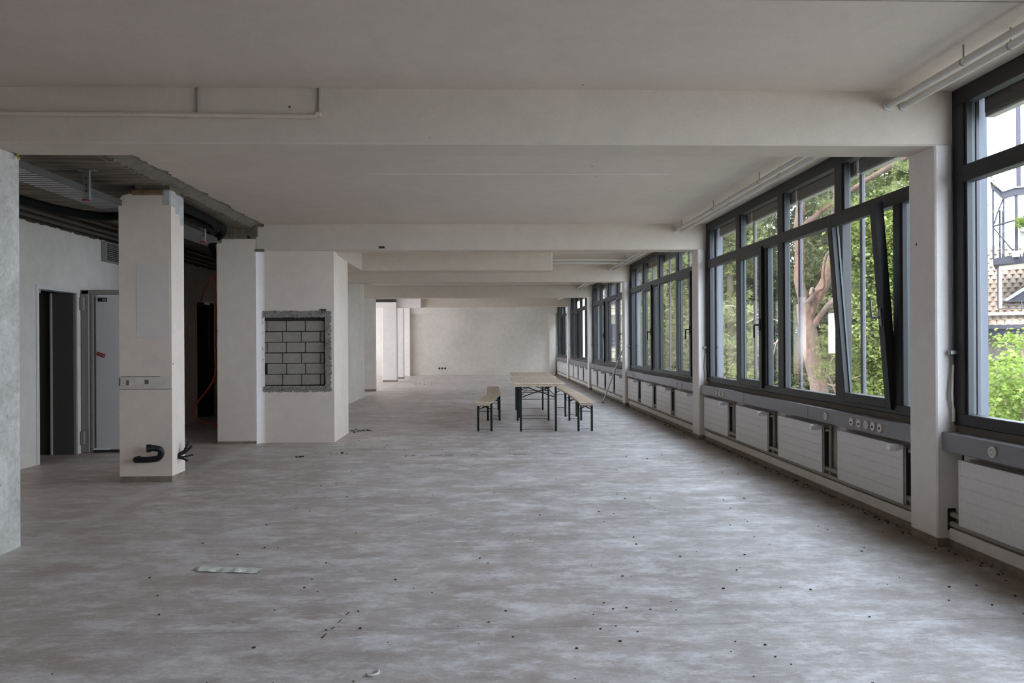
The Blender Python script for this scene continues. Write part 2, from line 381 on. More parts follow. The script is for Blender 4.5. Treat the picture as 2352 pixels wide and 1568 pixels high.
# right pillars with bare plinths
for i in range(-1, 5):
    y = near(i)
    p = struct('pillar', MB().bbox(XP, XF + .07, y, y + PD, .055, ZB + .01, .01), M_PILL, 'white plastered pillar between windows, %s on the right' % (ORD[i] if i >= 0 else 'hidden one'))
    MB().box(XP + .004, XF + .07, y + .004, y + PD - .004, 0, .056).build('plinth', M_PLINTH, p)
    # deeper concrete and metal-clad pier outside the window line
    struct('facade_pier', MB().box(3.33, 3.49, y - .0, y + PD, -.9, 3.3), M_GREYM, 'grey metal clad pier outside the glass, %s bay' % (ORD[i] if i >= 0 else 'hidden'))
# spandrel wall under the windows, ledge, slab edge outside
for i in range(-1, 6):
    ya = max(YE, near(i - 1) + PD); yb = near(i) if i < 6 else YB
    if i == 5: yb = YB
    lab = ORD[i] if i >= 0 else 'hidden'
    w = struct('wall_right', MB().box(3.30, 3.48, ya - .02 - PD, yb + .02, -.02, .80), M_WALL, 'spandrel wall behind the radiators in the %s bay' % lab)
    MB().bbox(3.20, 3.31, ya, yb, .05, .132, .008).build('pipe_ledge', M_WALL, w)
    MB().box(3.205, 3.31, ya, yb, 0, .052).build('plinth', M_PLINTH, w)
    MB().box(3.26, 3.34, ya, yb, .79, .85).build('frame_upstand', M_SILLB, w)
    struct('wall_right_head', MB().box(3.335, 3.50, ya - PD - .02, yb + .02, 3.12, 3.35), M_RENDER, 'facade head above the %s window' % lab)
    struct('facade_ledge', MB().box(3.345, 3.56, ya, yb, .80, .825), M_GREYM, 'metal ledge outside the %s window' % lab)
# end walls
struct('wall_back', MB().box(-8.2, 3.5, YB, YB + .2, 0, 3.3), M_WALL, 'pale plastered back wall of the long room')
w = struct('wall_back_pilaster', MB().box(-3.52, -3.30, YB - .32, YB, 0, 3.15), M_PILL, 'white pilaster left of the back wall field')
struct('trim_1', MB().box(-3.3, 3.2, YB - .14, YB, 2.72, 3.15), M_WALL, 'plastered downstand along the top of the back wall')
struct('trim_2', MB().box(2.86, 3.12, YB - .16, YB, 0, 2.72), M_WALL, 'plastered strip in the right corner of the back wall')
struct('wall_front', MB().box(-8.2, 3.5, YE - .2, YE, 0, 3.3), M_WARM, 'unseen wall behind the camera, coloured brown to warm and dim the light')  # out of view; its brown warms and darkens surfaces facing the camera

# left corridor wall with ragged top and door openings
XW = -5.36
def wall_piece(mb, ya, yb, z0=0, ztop=2.89, ragged=True, x0=XW - .14, x1=XW):
    n = max(1, int((yb - ya) / .05)) if ragged else 1
    def zt(y): return ztop + (.028 * noise.noise((y * 3.0, 1, 0)) + .03 * noise.noise((y * 11, 5, 0)) if ragged else 0)
    for i in range(n):
        a = ya + (yb - ya) * i / n; b = ya + (yb - ya) * (i + 1) / n
        mb.quad((x1, a, z0), (x1, b, z0), (x1, b, zt(b)), (x1, a, zt(a)))
        mb.quad((x1, a, zt(a)), (x1, b, zt(b)), (x0, b, zt(b)), (x0, a, zt(a)))
    mb.box(x0, x1 - .002, ya, yb, z0, ztop - .08); return mb
mb = MB(); wall_piece(mb, YE, 9.56); wall_piece(mb, 9.56, 10.50, 2.125); wall_piece(mb, 10.50, 14.80); wall_piece(mb, 14.80, 16.1, 2.25); wall_piece(mb, 16.1, 22)
wl = struct('wall_left', mb, M_WALL, 'plastered corridor wall on the left with broken top edge')
MB().box(XW - .20, XW - .06, YE, 22, 2.75, 3.3).build('bare_masonry', M_BROKEN, wl)
# dark rooms behind the two door openings
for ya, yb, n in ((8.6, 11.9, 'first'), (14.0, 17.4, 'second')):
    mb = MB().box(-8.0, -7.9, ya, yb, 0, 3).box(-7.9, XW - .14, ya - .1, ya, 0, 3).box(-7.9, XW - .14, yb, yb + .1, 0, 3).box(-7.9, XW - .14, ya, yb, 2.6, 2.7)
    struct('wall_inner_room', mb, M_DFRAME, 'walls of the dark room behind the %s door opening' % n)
# first door: lining with white edge, layered far reveal, hinges
d1 = thing('door_1', (XW, 10.0, 0), None, None, kind='structure'); org = (XW, 10.0, 0)
mb = MB(org).box(XW - .16, XW + .012, 9.545, 9.60, 0, 2.16).box(XW - .16, XW + .012, 9.60, 10.46, 2.11, 2.16)
mb.build('door_lining', M_DOOR, d1)
mb = MB(org)
for a, b_, z in ((-.34, -.02, 10.44), (-.50, -.34, 10.475), (-.72, -.50, 10.41)): mb.box(XW + a, XW + b_, z, 10.52, 0, 2.11)
mb.build('far_reveal', M_REVEAL, d1)
MB(org).tube([(XW - .30, 10.425, 0), (XW - .30, 10.425, 2.11)], .018, 8).build('riser_pipe', M_PIPED, d1, True)
mb = MB(org).box(XW - .36, XW + .01, 9.60, 9.64, 2.06, 2.11); mb.build('door_stop', M_DFRAME, d1)
# open fire door standing across the corridor
fd = thing('fire_door', (-5.28, 10.6, 0), 'white steel door leaf standing open across the corridor, red sticker on its edge', 'door'); org = (-5.28, 10.6, 0)
MB(org).bbox(-5.17, -4.35, 10.60, 10.655, .045, 2.075, .004).build('leaf', M_DOOR, fd)
mb = MB(org).bbox(-5.355, -5.25, 10.58, 10.70, 0, 2.16, .01).bbox(-5.25, -5.20, 10.60, 10.70, 0, 2.12, .01)
mb.bbox(-5.355, -4.35, 10.58, 10.70, 2.10, 2.16, .008)
mb.build('frame', M_DFRAME, fd)
MB(org).box(-5.21, -4.35, 10.60, 10.66, .0, .03).build('threshold', M_DARK, fd)
for z in (.20, 1.98): MB(org).bbox(-5.352, -5.30, 10.545, 10.585, z - .09, z + .09, .008).build('hinge', M_DFRAME, fd)
MB(org).box(-5.14, -5.02, 10.592, 10.602, 2.005, 2.055).build('closer_plate', M_BLACK, fd)
MB(org).box(-5.08, -5.03, 10.586, 10.594, 2.015, 2.045).build('closer_bracket', M_STEEL, fd)
MB(org).box(-5.20, -5.0, 10.585, 10.60, .038, .06).build('kick_edge', M_KNOB, fd)
Mx = Matrix.Translation((-5.10, 10.59, 1.30)) @ Matrix.Rotation(.38, 4, 'Y')
st = MB(org).box(-.055, .055, -.003, .006, -.022, .022, Mx).build('sticker', M_RED, fd); tag(st, 'small red sticker with faint white lettering')
mb = MB(org)
for i, wd in enumerate((.010, .006, .009, .007, .010, .008)): mb.box(-.038 + i * .012, -.038 + i * .012 + wd * .75, -.0045, -.003, -.004, .005, Mx)
mb.box(.040, .046, -.0045, -.003, -.010, .012, Mx)
mb.build('sticker_lettering', M_BONE, st)
# second door opening far side
d2 = thing('door_2', (XW, 15.4, 0), None, None, kind='structure'); org = (XW, 15.4, 0)
MB(org).box(XW - .14, XW + .008, 14.80, 16.1, 2.235, 2.265).build('head_lining', M_DOOR, d2)
MB(org).bbox(XW - .7, XW - .12, 15.75, 15.80, 0, 2.2, .005).build('door_leaf', M_DARK, d2)
MB(org).box(XW - .1, XW + .005, 15.15, 15.45, 2.19, 2.235).build('closer_arm', M_STEEL, d2)

# left columns
def column(name, x0, x1, ya, ztop, mat, label, plinth=True, rounded=False, zb=.062):
    mb = MB()
    if rounded:
        P = [(x0, zb), (x1, zb), (x1, ztop - .02), (x0 + .12, ztop)] + [(x0 + .075 * (1 - sin(a)), ztop - .10 * (1 - cos(a))) for a in (.3, .6, .9, 1.2, 1.5)][::1]
        P = [(x0, zb), (x1, zb), (x1, ztop)] + [(x1 - (x1 - x0 - .1) * k / 12, ztop + .012 * noise.noise((k * .9, 0, 0)) - .015 * (k % 3 == 1)) for k in range(1, 13)] + [(x0 + .04, ztop - .018), (x0 + .012, ztop - .05), (x0, ztop - .10)]
        n = len(P); b = len(mb.v)
        mb.v += [Vector((x, ya, z)) for x, z in P] + [Vector((x, ya + PD, z)) for x, z in P]
        mb.f.append(tuple(range(n))); mb.f.append(tuple(range(2 * n - 1, n - 1, -1)))
        for i in range(n): mb.f.append((i, i + n, (i + 1) % n + n, (i + 1) % n))
    else: mb.bbox(x0, x1, ya, ya + PD, zb, ztop, .012)
    c = struct(name, mb, mat, label)
    if plinth: MB().box(x0 + .004, x1 - .004, ya + .006, ya + PD - .006, 0, zb + .002).build('plinth', M_PLINTH, c)
    return c
c1 = column('column', XL0, XL1, Y0, ZB, mat_concrete('streaked_concrete', (.35, .335, .29), (.70, .685, .64), 2.2), 'rough bare concrete column at the left edge of the view', False, zb=0)
MB().box(XL0 - .02, XL1 + .004, Y0 - .012, Y0 + .05, ZB - .01, ZB + .33).build('broken_head', M_BROKEN, c1)
MB().cyl((XL1 + .0, Y0 + .30, ZB - .0), (XL1 + .05, Y0 + .25, ZB - .05), .008, 8).build('yellow_wire', mat_plain('yellow_wire', (.45, .40, .10), .5), c1)
X20, X21 = -3.80, -3.262
c2 = column('column', X20, X21, 8.28, 3.0, M_COLW, 'free-standing plastered column with black drain pipe near its foot', True, True)
YC2 = 8.28
MB().box(X20 + .16, X21 - .02, YC2 + .02, YC2 + PD - .02, 2.95, 3.09).build('bare_core', M_BROKEN, c2)
mb = MB()                                                   # knocked-off corner showing concrete
for i in range(9):
    for j in range(6):
        x = X21 - .07 + .012 * j; z = 2.78 + .03 * i
mb.bbox(X21 - .10, X21 + .006, YC2 - .006, YC2 + .13, 2.86, 3.05, .02).bbox(X21 - .09, X21 + .004, YC2 + .1, YC2 + PD + .006, 2.80, 3.03, .02).bbox(X21 - .03, X21 + .005, YC2 + .22, YC2 + PD + .004, 2.70, 2.9, .015)
mb.build('exposed_concrete', M_ROUGHC, c2)
mb = MB().bbox(X20 + .13, X21 - .07, YC2 - .02, YC2 + .05, 2.985, 3.045, .015); mb.build('timber_packing', mat_concrete('rotten_timber', (.13, .08, .045), (.32, .21, .12), 12), c2)
MB().box(X20 - .001, X21 - .001, YC2 - .004, YC2 + .01, .969, 1.10).build('filler_band', mat_plaster('filler', (.70, .63, .555), .22, .8), c2)
mb = MB().box(X20 + .02, X21 - .12, YC2 - .006, YC2, 1.094, 1.101).box(X20, X21 + .001, YC2 - .0055, YC2, .965, .970).box(X20 - .003, X20 + .012, YC2 - .006, YC2, 1.0, 1.085).box(X20 + .07, X20 + .10, YC2 - .0055, YC2, 1.01, 1.06).box(X20 + .26, X20 + .30, YC2 - .0055, YC2, 1.02, 1.065)
mb.build('scratch_line', M_BROKEN, c2)
MB().bbox(X20 + .18, X21 - .02, YC2 - .0025, YC2 + .02, 1.50, 2.28, .001).build('repainted_patch', mat_plaster('repaint', (.78, .705, .65), .05), c2)
c3 = column('column', XL0 + .02, XL1, near(1), ZB + .17, M_COLW, 'plastered column beside the niche wall', True, False, .03)
mb = MB()
for k in range(14):
    xa = XL0 + .05 + k * .04; mb.bbox(xa, xa + .043, near(1) - .006 - .012 * R.random(), near(1) + PD, ZB + .172 + .05 * (k > 6) * R.random() - .012 * R.random(), 3.09 + .04 * (k > 11), .006)
mb.build('broken_head', M_BROKEN, c3)
mb = MB().box(XL1 - .05, XL1 + .12, near(1) - .011, near(1) + .02, ZC - .035, ZC + .02).box(XL1 - .01, XL1 + .12, near(1) - .010, near(1) + .02, ZB - .02, ZB + .015)
mb.build('chipped_corner', M_BROKEN, c3)
column('column', -3.84, -3.285, near(3), ZB, M_WALL, 'grey column at the end of the inner wall, far left')
MB().box(XL0, -3.285, near(3), near(3) + PD, 2.9, 3.2)
column('column', -3.80, -3.27, near(4) - .35, 2.75, M_PILL, 'white far column with a dark gap above it')
column('column', -3.80, -3.27, 31.6, 2.82, M_PILL, 'white far column just left of the back wall')
struct('lintel', MB().box(-5.4, -3.28, near(4) - .38, near(4) - .05, 2.74, 2.95), M_PILL, 'pale lintel over the far column')
struct('wall_gap_shadow', MB().box(-4.1, -3.29, near(4) - .37, near(4) - .30, 2.952, 3.05), M_DARK, 'dark box standing in for the shade between far lintel and ceiling')  # solid dark box painted as the shaded gap
struct('drop_box', MB().bbox(-3.3, -2.38, near(4) - .2, near(4) + .3, 2.755, 3.15, .01), M_PILL, 'pale boxed duct under the far ceiling')
struct('ceiling_duct_box', MB().bbox(-2.2, 1.225, 14.11, 14.52, 2.733, 3.16, .012), M_BEAM, 'boxed duct across the room behind the second beam')
struct('ceiling_duct_box', MB().bbox(-3.3, -2.19, near(1) + PD, 14.52, 2.736, 3.16, .01), M_BEAM, 'boxed duct running from the niche wall')

# niche wall (closet block) with opened niche showing cement bricks
YN = 11.46
nx0, nx1, nz0, nz1 = -3.215, -2.318, .814, 1.818
mb = MB()
X0b, X1b = -3.29, -2.19
for a, b_, c_, d_ in ((X0b, nx0, 0, ZB), (nx1, X1b, 0, ZB), (nx0, nx1, 0, nz0), (nx0, nx1, nz1, ZB)):
    mb.quad((a, YN, c_), (b_, YN, c_), (b_, YN, d_), (a, YN, d_))
mb.quad((X1b, YN, 0), (X1b, 12.62, 0), (X1b, 12.62, ZB), (X1b, YN, ZB))
mb.quad((X0b, 12.62, 0), (X0b, YN, 0), (X0b, YN, ZB), (X0b, 12.62, ZB)).quad((X1b, 12.62, 0), (X0b, 12.62, 0), (X0b, 12.62, ZB), (X1b, 12.62, ZB)).quad((X0b, YN, ZB), (X1b, YN, ZB), (X1b, 12.62, ZB), (X0b, 12.62, ZB))
d = .10
mb.quad((nx0, YN, nz0), (nx0, YN + d, nz0), (nx0, YN + d, nz1), (nx0, YN, nz1)).quad((nx1, YN, nz0), (nx1, YN, nz1), (nx1, YN + d, nz1), (nx1, YN + d, nz0))
mb.quad((nx0, YN, nz1), (nx0, YN + d, nz1), (nx1, YN + d, nz1), (nx1, YN, nz1)).quad((nx0, YN, nz0), (nx1, YN, nz0), (nx1, YN + d, nz0), (nx0, YN + d, nz0))
nw = struct('wall_niche', mb, M_COLW, 'plastered wall block with a cut-out niche of cement bricks')
MB().box(nx0, nx1, YN + .094, YN + .13, nz0, nz1).build('mortar_bed', M_MORTAR, nw)
bm_ = MB().bbox(-.5, .5, -.5, .5, -.5, .5, .03); bme = None
rows = [(1.617, 1.763, 0), (1.461, 1.602, 1), (1.306, 1.449, 0), (1.152, 1.293, 1), (.994, 1.140, 0), (.834, .982, 1)]
for ri, (za, zb_, odd) in enumerate(rows):
    xs = [(-3.21, -3.178), (-3.167, -2.900), (-2.887, -2.625), (-2.610, -2.345)] if not odd else [(-3.212, -2.957), (-2.946, -2.684), (-2.672, -2.412), (-2.396, -2.350)]
    if ri == 4: xs = xs[1:]
    for (xa, xb) in xs:
        if bme is None:
            o = bm_.build('brick', M_BRICK, nw); bme = o.data
        else:
            o = bpy.data.objects.new('brick', bme); COL.objects.link(o); o.parent = nw
        j = R.uniform(-.003, .003); o.location = ((xa + xb) / 2, YN + .085 + j, (za + zb_) / 2); o.scale = (xb - xa, .05, zb_ - za)
        o.rotation_euler = (R.uniform(-.004, .004), 0, R.uniform(-.008, .008))
MB().box(-3.21, -3.178, YN + .09, YN + .1, .994, 1.14).build('dark_patch', M_DARK, nw)  # dark fill where the narrow brick is left out
# chiselled band around the niche: many small chips of render
mb = MB()
def chips(xa, xb, za, zb, n):
    for _ in range(n):
        x = R.uniform(xa, xb); z = R.uniform(za, zb); w = R.uniform(.006, .022); h = R.uniform(.004, .012); a = R.uniform(.4, 1.1)
        Mx = Matrix.Translation((x, YN, z)) @ Matrix.Rotation(a, 4, 'Y') @ Matrix.Rotation(R.uniform(-.5, .5), 4, 'Z')
        mb.box(-w, w, -R.uniform(.003, .010), .002, -h, h, Mx)
chips(-3.24, -2.24, nz1 + .004, 1.90, 620); chips(-2.312, -2.236, nz0 - .06, nz1 + .05, 480); chips(-3.22, -2.25, .742, nz0 - .01, 560); chips(-3.245, -3.218, nz0, nz1, 60)
mb.build('chiselled_render', M_CHISEL, nw, kind='stuff')
mb = MB()
def slab(xa, xb, za, zb):
    n = 26; L = []
    for i in range(n):
        t = i / (n - 1); L.append(t)
    mb.box(xa, xb, YN - .0025, YN + .002, za, zb)
slab(-3.24, -2.25, nz1 + .004, 1.884); slab(-2.314, -2.250, nz0 - .04, nz1 + .02); slab(-3.215, -2.26, .757, nz0 - .010)
mb.build('scraped_render', M_CHISEL, nw)
mb = MB().cyl((-2.348, YN - .008, 1.898), (-2.348, YN + .01, 1.898), .028, 12); mb.build('drill_hole', M_MORTAR, nw)
MB().bbox(-2.40, -2.30, YN - .003, YN + .01, 1.87, 1.935, .002).build('hole_surround', M_BROKEN, nw)
mb = MB(); L = [(XL1 + .10 * (1 - cos(a)) ** .8, near(1) + .0 + (YN - near(1)) * sin(a)) for a in [k * pi / 16 for k in range(9)]]
for (xa, ya), (xb, yb) in zip(L, L[1:]): mb.quad((xa, ya, 0), (xb, yb, 0), (xb, yb, ZB), (xa, ya, ZB))
struct('trim_3', mb, M_PILL, 'white coved corner between column and niche wall')

# inner wall behind the block
struct('wall_inner', MB().box(-3.37, -3.235, 12.62, 21.13, 0, ZC), M_WALL, 'bright inner wall running back behind the niche wall')
# far-left room windows
for ya, yb, za, zb in ((21.3, 23.6, 0, .9), (21.3, 23.6, 2.6, 3.3), (23.6, 24.4, 0, 3.3), (24.4, YB, 0, .9), (24.4, YB, 2.6, 3.3), (28.6, 29.2, .9, 2.6)):
    struct('wall_far_left', MB().box(-8.2, -8.0, ya, yb, za, zb), M_WALL, 'outer wall of the far left side room')
struct('wall_far_left', MB().box(-8.2, -5.4, 21.9, 22.1, 0, 3.3), M_WALL, 'cross wall closing the corridor side')
struct('ceiling', MB().box(-8.2, -5.4, 22, YB, 3.1, 3.3), M_CEIL, 'ceiling of the far left side room')
portal(-8.05, 24.4, YB, .9, 2.6, -1)

# ------------------------------------------------------------------ windows on the right
def members(ya, yb):
    D = (yb - ya) / 5.707
    f = lambda y: yb + (y - 11.37) * D
    return f
def window(i):
    ya, yb = near(i - 1) + PD, near(i)
    if i == 5: yb = near(5) - .75
    lab = ORD[i] if i >= 0 else 'hidden'
    f = members(ya, yb); org = (XF, (ya + yb) / 2, .84)
    w = thing('window_%d' % (i + 1 if i >= 0 else 9), org, 'dark framed window band in the %s bay' % lab, None, kind='structure')
    xa, xb = XF, XF + .085; b = .006
    fr = MB(org)
    fr.bbox(xa, xb, ya - .03, yb + .0, .845, .925, b).bbox(xa, xb, ya - .03, yb, 3.035, 3.15, b)
    fr.bbox(xa, xb, yb - .125, yb, .92, 3.04, b).bbox(xa, xb, ya - .03, ya + .11, .92, 3.04, b)
    fr.build('frame', M_FRAME, w)
    for y in (9.93, 8.49, 7.075): MB(org).bbox(xa, xb, f(y) - .078, f(y) + .078, .92, 3.04, b).build('mullion', M_FRAME, w)
    MB(org).bbox(xa - .004, xb, ya + .1, yb - .12, 2.50, 2.612, b).build('transom', M_FRAME, w)
    for y in (8.975, 6.07): MB(org).bbox(xa + .004, xb, f(y) - .055, f(y) + .055, .92, 2.505, b).build('post', M_FRAME, w)
    gx = XF + .055
    def pane(y0, y1, z0, z1):
        p = MB(org).box(gx, gx + .006, y0, y1, z0, z1).build('pane', M_GLASS, w)
        return p
    e = [ya + .11, f(7.075) - .078, f(7.075) + .078, f(8.49) - .078, f(8.49) + .078, f(9.93) - .078, f(9.93) + .078, yb - .125]
    edge = MB(org); bead = MB(org)
    for k in range(4):
        y0, y1 = e[2 * k], e[2 * k + 1]
        pane(y0, y1, 2.61, 3.036)
        bead.bbox(XF + .012, gx, y1 - .022, y1 + .001, 2.61, 3.036, .003)
        edge.box(gx + .008, gx + .016, y1 - .008, y1 - .0, 2.61, 3.036)
    pane(e[6], e[7], .923, 2.502); pane(e[2], e[3], .923, 2.502)
    pane(f(8.49) + .078, f(8.975) - .055, .923, 2.502); pane(ya + .11, f(6.07) - .055, .923, 2.502)
    for y1 in (e[7], e[3], f(8.975) - .055, f(6.07) - .055):
        bead.bbox(XF + .012, gx, y1 - .022, y1 + .001, .923, 2.502, .003)
        edge.box(gx + .008, gx + .016, y1 - .008, y1, .923, 2.502)
    bead.build('glazing_bead', M_FRAME, w); edge.build('spacer_edge', M_GEDGE, w)
    # opening sashes: hinged on a local frame so that one can tilt
    for (y0, y1, tilt) in ((f(9.03), f(9.852), 0), (f(6.125), f(6.997), 4.3 if i == 1 else 0)):
        so_ = (XF - .012, (y0 + y1) / 2, .90)
        s_ = MB(so_).bbox(XF - .022, XF + .05, y0 - .0, y0 + .085, .885, 2.53, .006).bbox(XF - .022, XF + .05, y1 - .085, y1, .885, 2.53, .006)
        s_.bbox(XF - .022, XF + .05, y0 + .08, y1 - .08, .885, .965, .006).bbox(XF - .022, XF + .05, y0 + .08, y1 - .08, 2.45, 2.53, .006)
        s_.box(XF - .026, XF + .045, y0 - .012, y0, .88, 2.535)
        s = s_.build('sash', M_FRAME, w); s.location = Vector(so_) - Vector(org); s.rotation_euler = (0, -math.radians(tilt), 0)
        MB(so_).box(XF + .018, XF + .024, y0 + .08, y1 - .08, .96, 2.455).build('pane', M_GLASS, s)
        MB(so_).box(XF + .026, XF + .040, y1 - .098, y1 - .086, .96, 2.455).build('spacer_edge', M_GEDGE, s)
        h = MB(so_); yh = y0 + .035; zh = 1.62; sg = 1 if tilt else -1
        h.bbox(XF - .034, XF - .022, yh - .016, yh + .016, zh - .07, zh + .07, .006)
        h.tube([(XF - .03, yh, zh), (XF - .075, yh, zh)], .011, 8)
        h.tube(catmull([(XF - .075, yh, zh), (XF - .082, yh + .015, zh), (XF - .082, yh + .035, zh + sg * .02), (XF - .08, yh + .04, zh + sg * .15)], 4), .010, 8)
        h.build('handle', M_STEEL if tilt else M_BLACK, s, True)
    portal(3.58, ya, yb, .83, 3.12, 1)
    # outside sun blind with guide rails
    bl = thing('sun_blind', (3.47, (ya + yb) / 2, 3.12), 'raised outdoor blind with guide rails outside the %s window' % lab, 'blind', 'outdoor blinds')
    ob = (3.47, (ya + yb) / 2, 3.12)
    for k in range(4):
        y0, y1 = e[2 * k] - .05, e[2 * k + 1] + .05
        MB(ob).bbox(3.42, 3.50, y0, y1, 2.975, 3.119, .008).build('blind_stack', M_BLIND, bl)
        MB(ob).bbox(3.425, 3.495, y0, y1, 2.950, 2.976, .006).build('bottom_rail', M_BLINDE, bl)
    for y, gxr in ((f(9.93) - .02, 3.44), (f(8.49) - .02, 3.44), (f(7.075) - .02, 3.44), (yb - .03, 3.375), (ya + .03, 3.375)):
        MB(ob).bbox(gxr, gxr + .035, y - .022, y + .022, .826, 3.12, .006).build('guide_rail', M_RAIL, bl)
    # crank rod at the far jamb
    if i >= 0:
        cr = thing('blind_crank', (3.215, yb - .035, .86), 'thin blind crank rod beside the %s window' % lab, 'crank rod', 'blind crank rods'); oc = (3.215, yb - .035, .86)
        MB(oc).tube([(3.222, yb - .03, 2.78), (3.222, yb - .03, 1.25)], .006, 8).build('rod', M_GREYM, cr, True)
        MB(oc).tube([(3.222, yb - .03, 1.26), (3.205, yb - .04, 1.05), (3.222, yb - .03, .95)], .007, 8).tube([(3.222, yb - .03, .96), (3.222, yb - .03, .87)], .011, 8).build('crank_handle', M_PIPE, cr, True)
        MB(oc).bbox(3.19, XF + .005, yb - .05, yb - .01, 1.33, 1.36, .004).build('clip', M_STEEL, cr)
for i in range(0, 6): window(i)
struct('wall_right', MB().box(3.24, 3.49, YE, near(-1) + PD, 0, 3.3).box(3.24, 3.49, YE, near(-1) + .05, 0, 3.3), M_WARM, 'unseen solid wall beside the camera, added to cut light from behind')  # out of view; stands instead of a window bay to lessen the light

# ------------------------------------------------------------------ cable duct sills with sockets
def disc(org, y, z, kind_):
    mb = MB(org)
    mb.cyl((3.152, y, z), (3.143, y, z), .036, 20); return mb
for i in range(0, 6):
    ya, yb = near(i - 1) + PD, near(i)
    if i == 5: yb = YB - .1
    org = (3.2, (ya + yb) / 2, .665)
    s = thing('sill_duct', org, 'grey metal cable duct sill under the %s window' % ORD[i], 'cable duct', 'grey sill ducts')
    MB(org).bbox(3.152, XF + .03, ya, yb - .003, .668, .797, .005).build('duct', M_SILL, s)
    for yj in ([ya + (yb - ya) * k / 3 for k in (1, 2)]): MB(org).box(3.1505, 3.154, yj - .0015, yj + .0015, .67, .795).build('joint', M_DARK, s)
    outs = {0: [(4.767, 2)], 1: [(10.578, 1), (10.439, 1), (10.285, 2), (7.152, 2), (6.643, 0), (6.51, 0), (6.381, 2), (6.272, 0), (6.16, 0)]}.get(i, [(yb - .55, 1), (yb - .75, 1), (yb - .95, 2), (ya + 1.1, 0), (ya + .8, 0)] if i < 4 else [])
    for y, k in outs:
        o = disc(org, y, .732, k).build('socket', M_PIPE, s, True)
        h = MB(org)
        if k == 0: h.box(3.1415, 3.144, y - .016, y - .002, .720, .735).box(3.1415, 3.144, y + .002, y + .016, .720, .735)
        elif k == 1: h.box(3.1415, 3.144, y - .009, y + .009, .723, .741)
        else:
            for a in range(7): h.cyl((3.1415, y + .018 * cos(a * .9), .732 + .018 * sin(a * .9)), (3.144, y + .018 * cos(a * .9), .732 + .018 * sin(a * .9)), .0035, 6)
        h.build('socket_opening', M_DARK if k != 2 else M_GREYM, o)

# ------------------------------------------------------------------ radiators
def make_radiator(label):
    r = thing('radiator', (3.2, 0, .15), label, 'radiator', 'panel radiators under the windows'); org = (0, 0, 0)
    L = .555; b = MB()
    bands = [(.03, .125), (.131, .207), (.213, .289), (.295, .371), (.377, .475)]
    for a, c in bands: b.bbox(-.022, -.004, -L, L, a, c, .003)
    b.box(-.018, .004, -L + .002, L - .002, .032, .473)
    for sgn in (-1, 1): b.bbox(-.023, -.002, sgn * L - .035 * (sgn > 0), sgn * L + .035 * (sgn < 0), .03, .475, .003)
    b.build('front_panel', M_RAD, r)
    MB().bbox(.055, .075, -L, L, .03, .475, .004).build('rear_panel', M_RAD, r)
    f = MB()
    for k in range(22): f.box(.004, .055, -L + .02 + k * .0515, -L + .023 + k * .0515, .05, .45)
    f.build('convector_fins', M_DARK, r, kind='stuff')
    MB().box(.004, .055, L - .012, L - .004, .05, .45).build('gap_shade', M_DARK, r)  # dark plate stands in for the shade between the panels
    v = MB().tube([(.03, -L - .0, .44), (.03, -L - .07, .44)], .014, 8).tube([(.03, -L - .07, .455), (.03, -L - .07, .0)], .011, 8)
    v.tube([(.03, -L - .07, .44), (.00, -L - .04, .44)], .013, 8).tube([(.03, -L, .06), (.03, -L - .05, .04), (.04, -L - .05, -.0)], .012, 8)
    v.build('supply_pipe', M_PIPED, r, True)
    k = MB().tube([(.0, -L + .03, .462), (-.05, -L + .03, .462)], [.020, .024], 14).tube([(-.05, -L + .03, .462), (-.118, -L + .03, .462)], [.031, .026], 14)
    k.build('thermostat_knob', M_KNOB, r, True)
    return r
def rad_label(i, k):
    pos = ['farthest', 'third', 'second', 'nearest'][k]
    if i == 0: return 'white grooved radiator at the right edge, in front of the first pillar'
    return 'white grooved radiator in the %s bay, %s of its four' % (ORD[i], pos)
proto = None
for i in range(0, 6):
    yb = near(i)
    ks = [0] if i == 0 else [0, 1, 2, 3]
    for k in ks:
        yc = (yb - .625 - k * 1.44) if i else yb - .705
        if i == 5: yc = YB - .8 - k * 1.2
        if proto is None: proto = make_radiator(rad_label(i, k)); r = proto
        else: r = copy_tree(proto); r['label'] = rad_label(i, k)
        r.location = (3.2, yc, .15)
# pipes on the ledge below the radiators
for i in range(0, 6):
    ya, yb = near(i - 1) + PD, near(i); yb = YB if i == 5 else yb
    for j, (x, z, nm) in enumerate(((3.222, .160, 'lower'), (3.226, .224, 'upper'))):
        o = MB((x, (ya + yb) / 2, z)).tube([(x, ya - .0, z), (x, yb + .0, z)], .021, 12).build('heating_pipe', M_PIPED, None, True)
        tag(o, '%s heating pipe under the radiators of the %s bay' % (nm, ORD[i]), 'pipe', 'heating pipes along the ledge')
o = MB((3.222, 5.31, .19)).bbox(3.192, 3.25, 5.314, 5.3205, .115, .268, .0025).build('pipe_hole', M_DARK)
tag(o, 'dark slot in the first pillar where the heating pipes enter', 'wall opening')
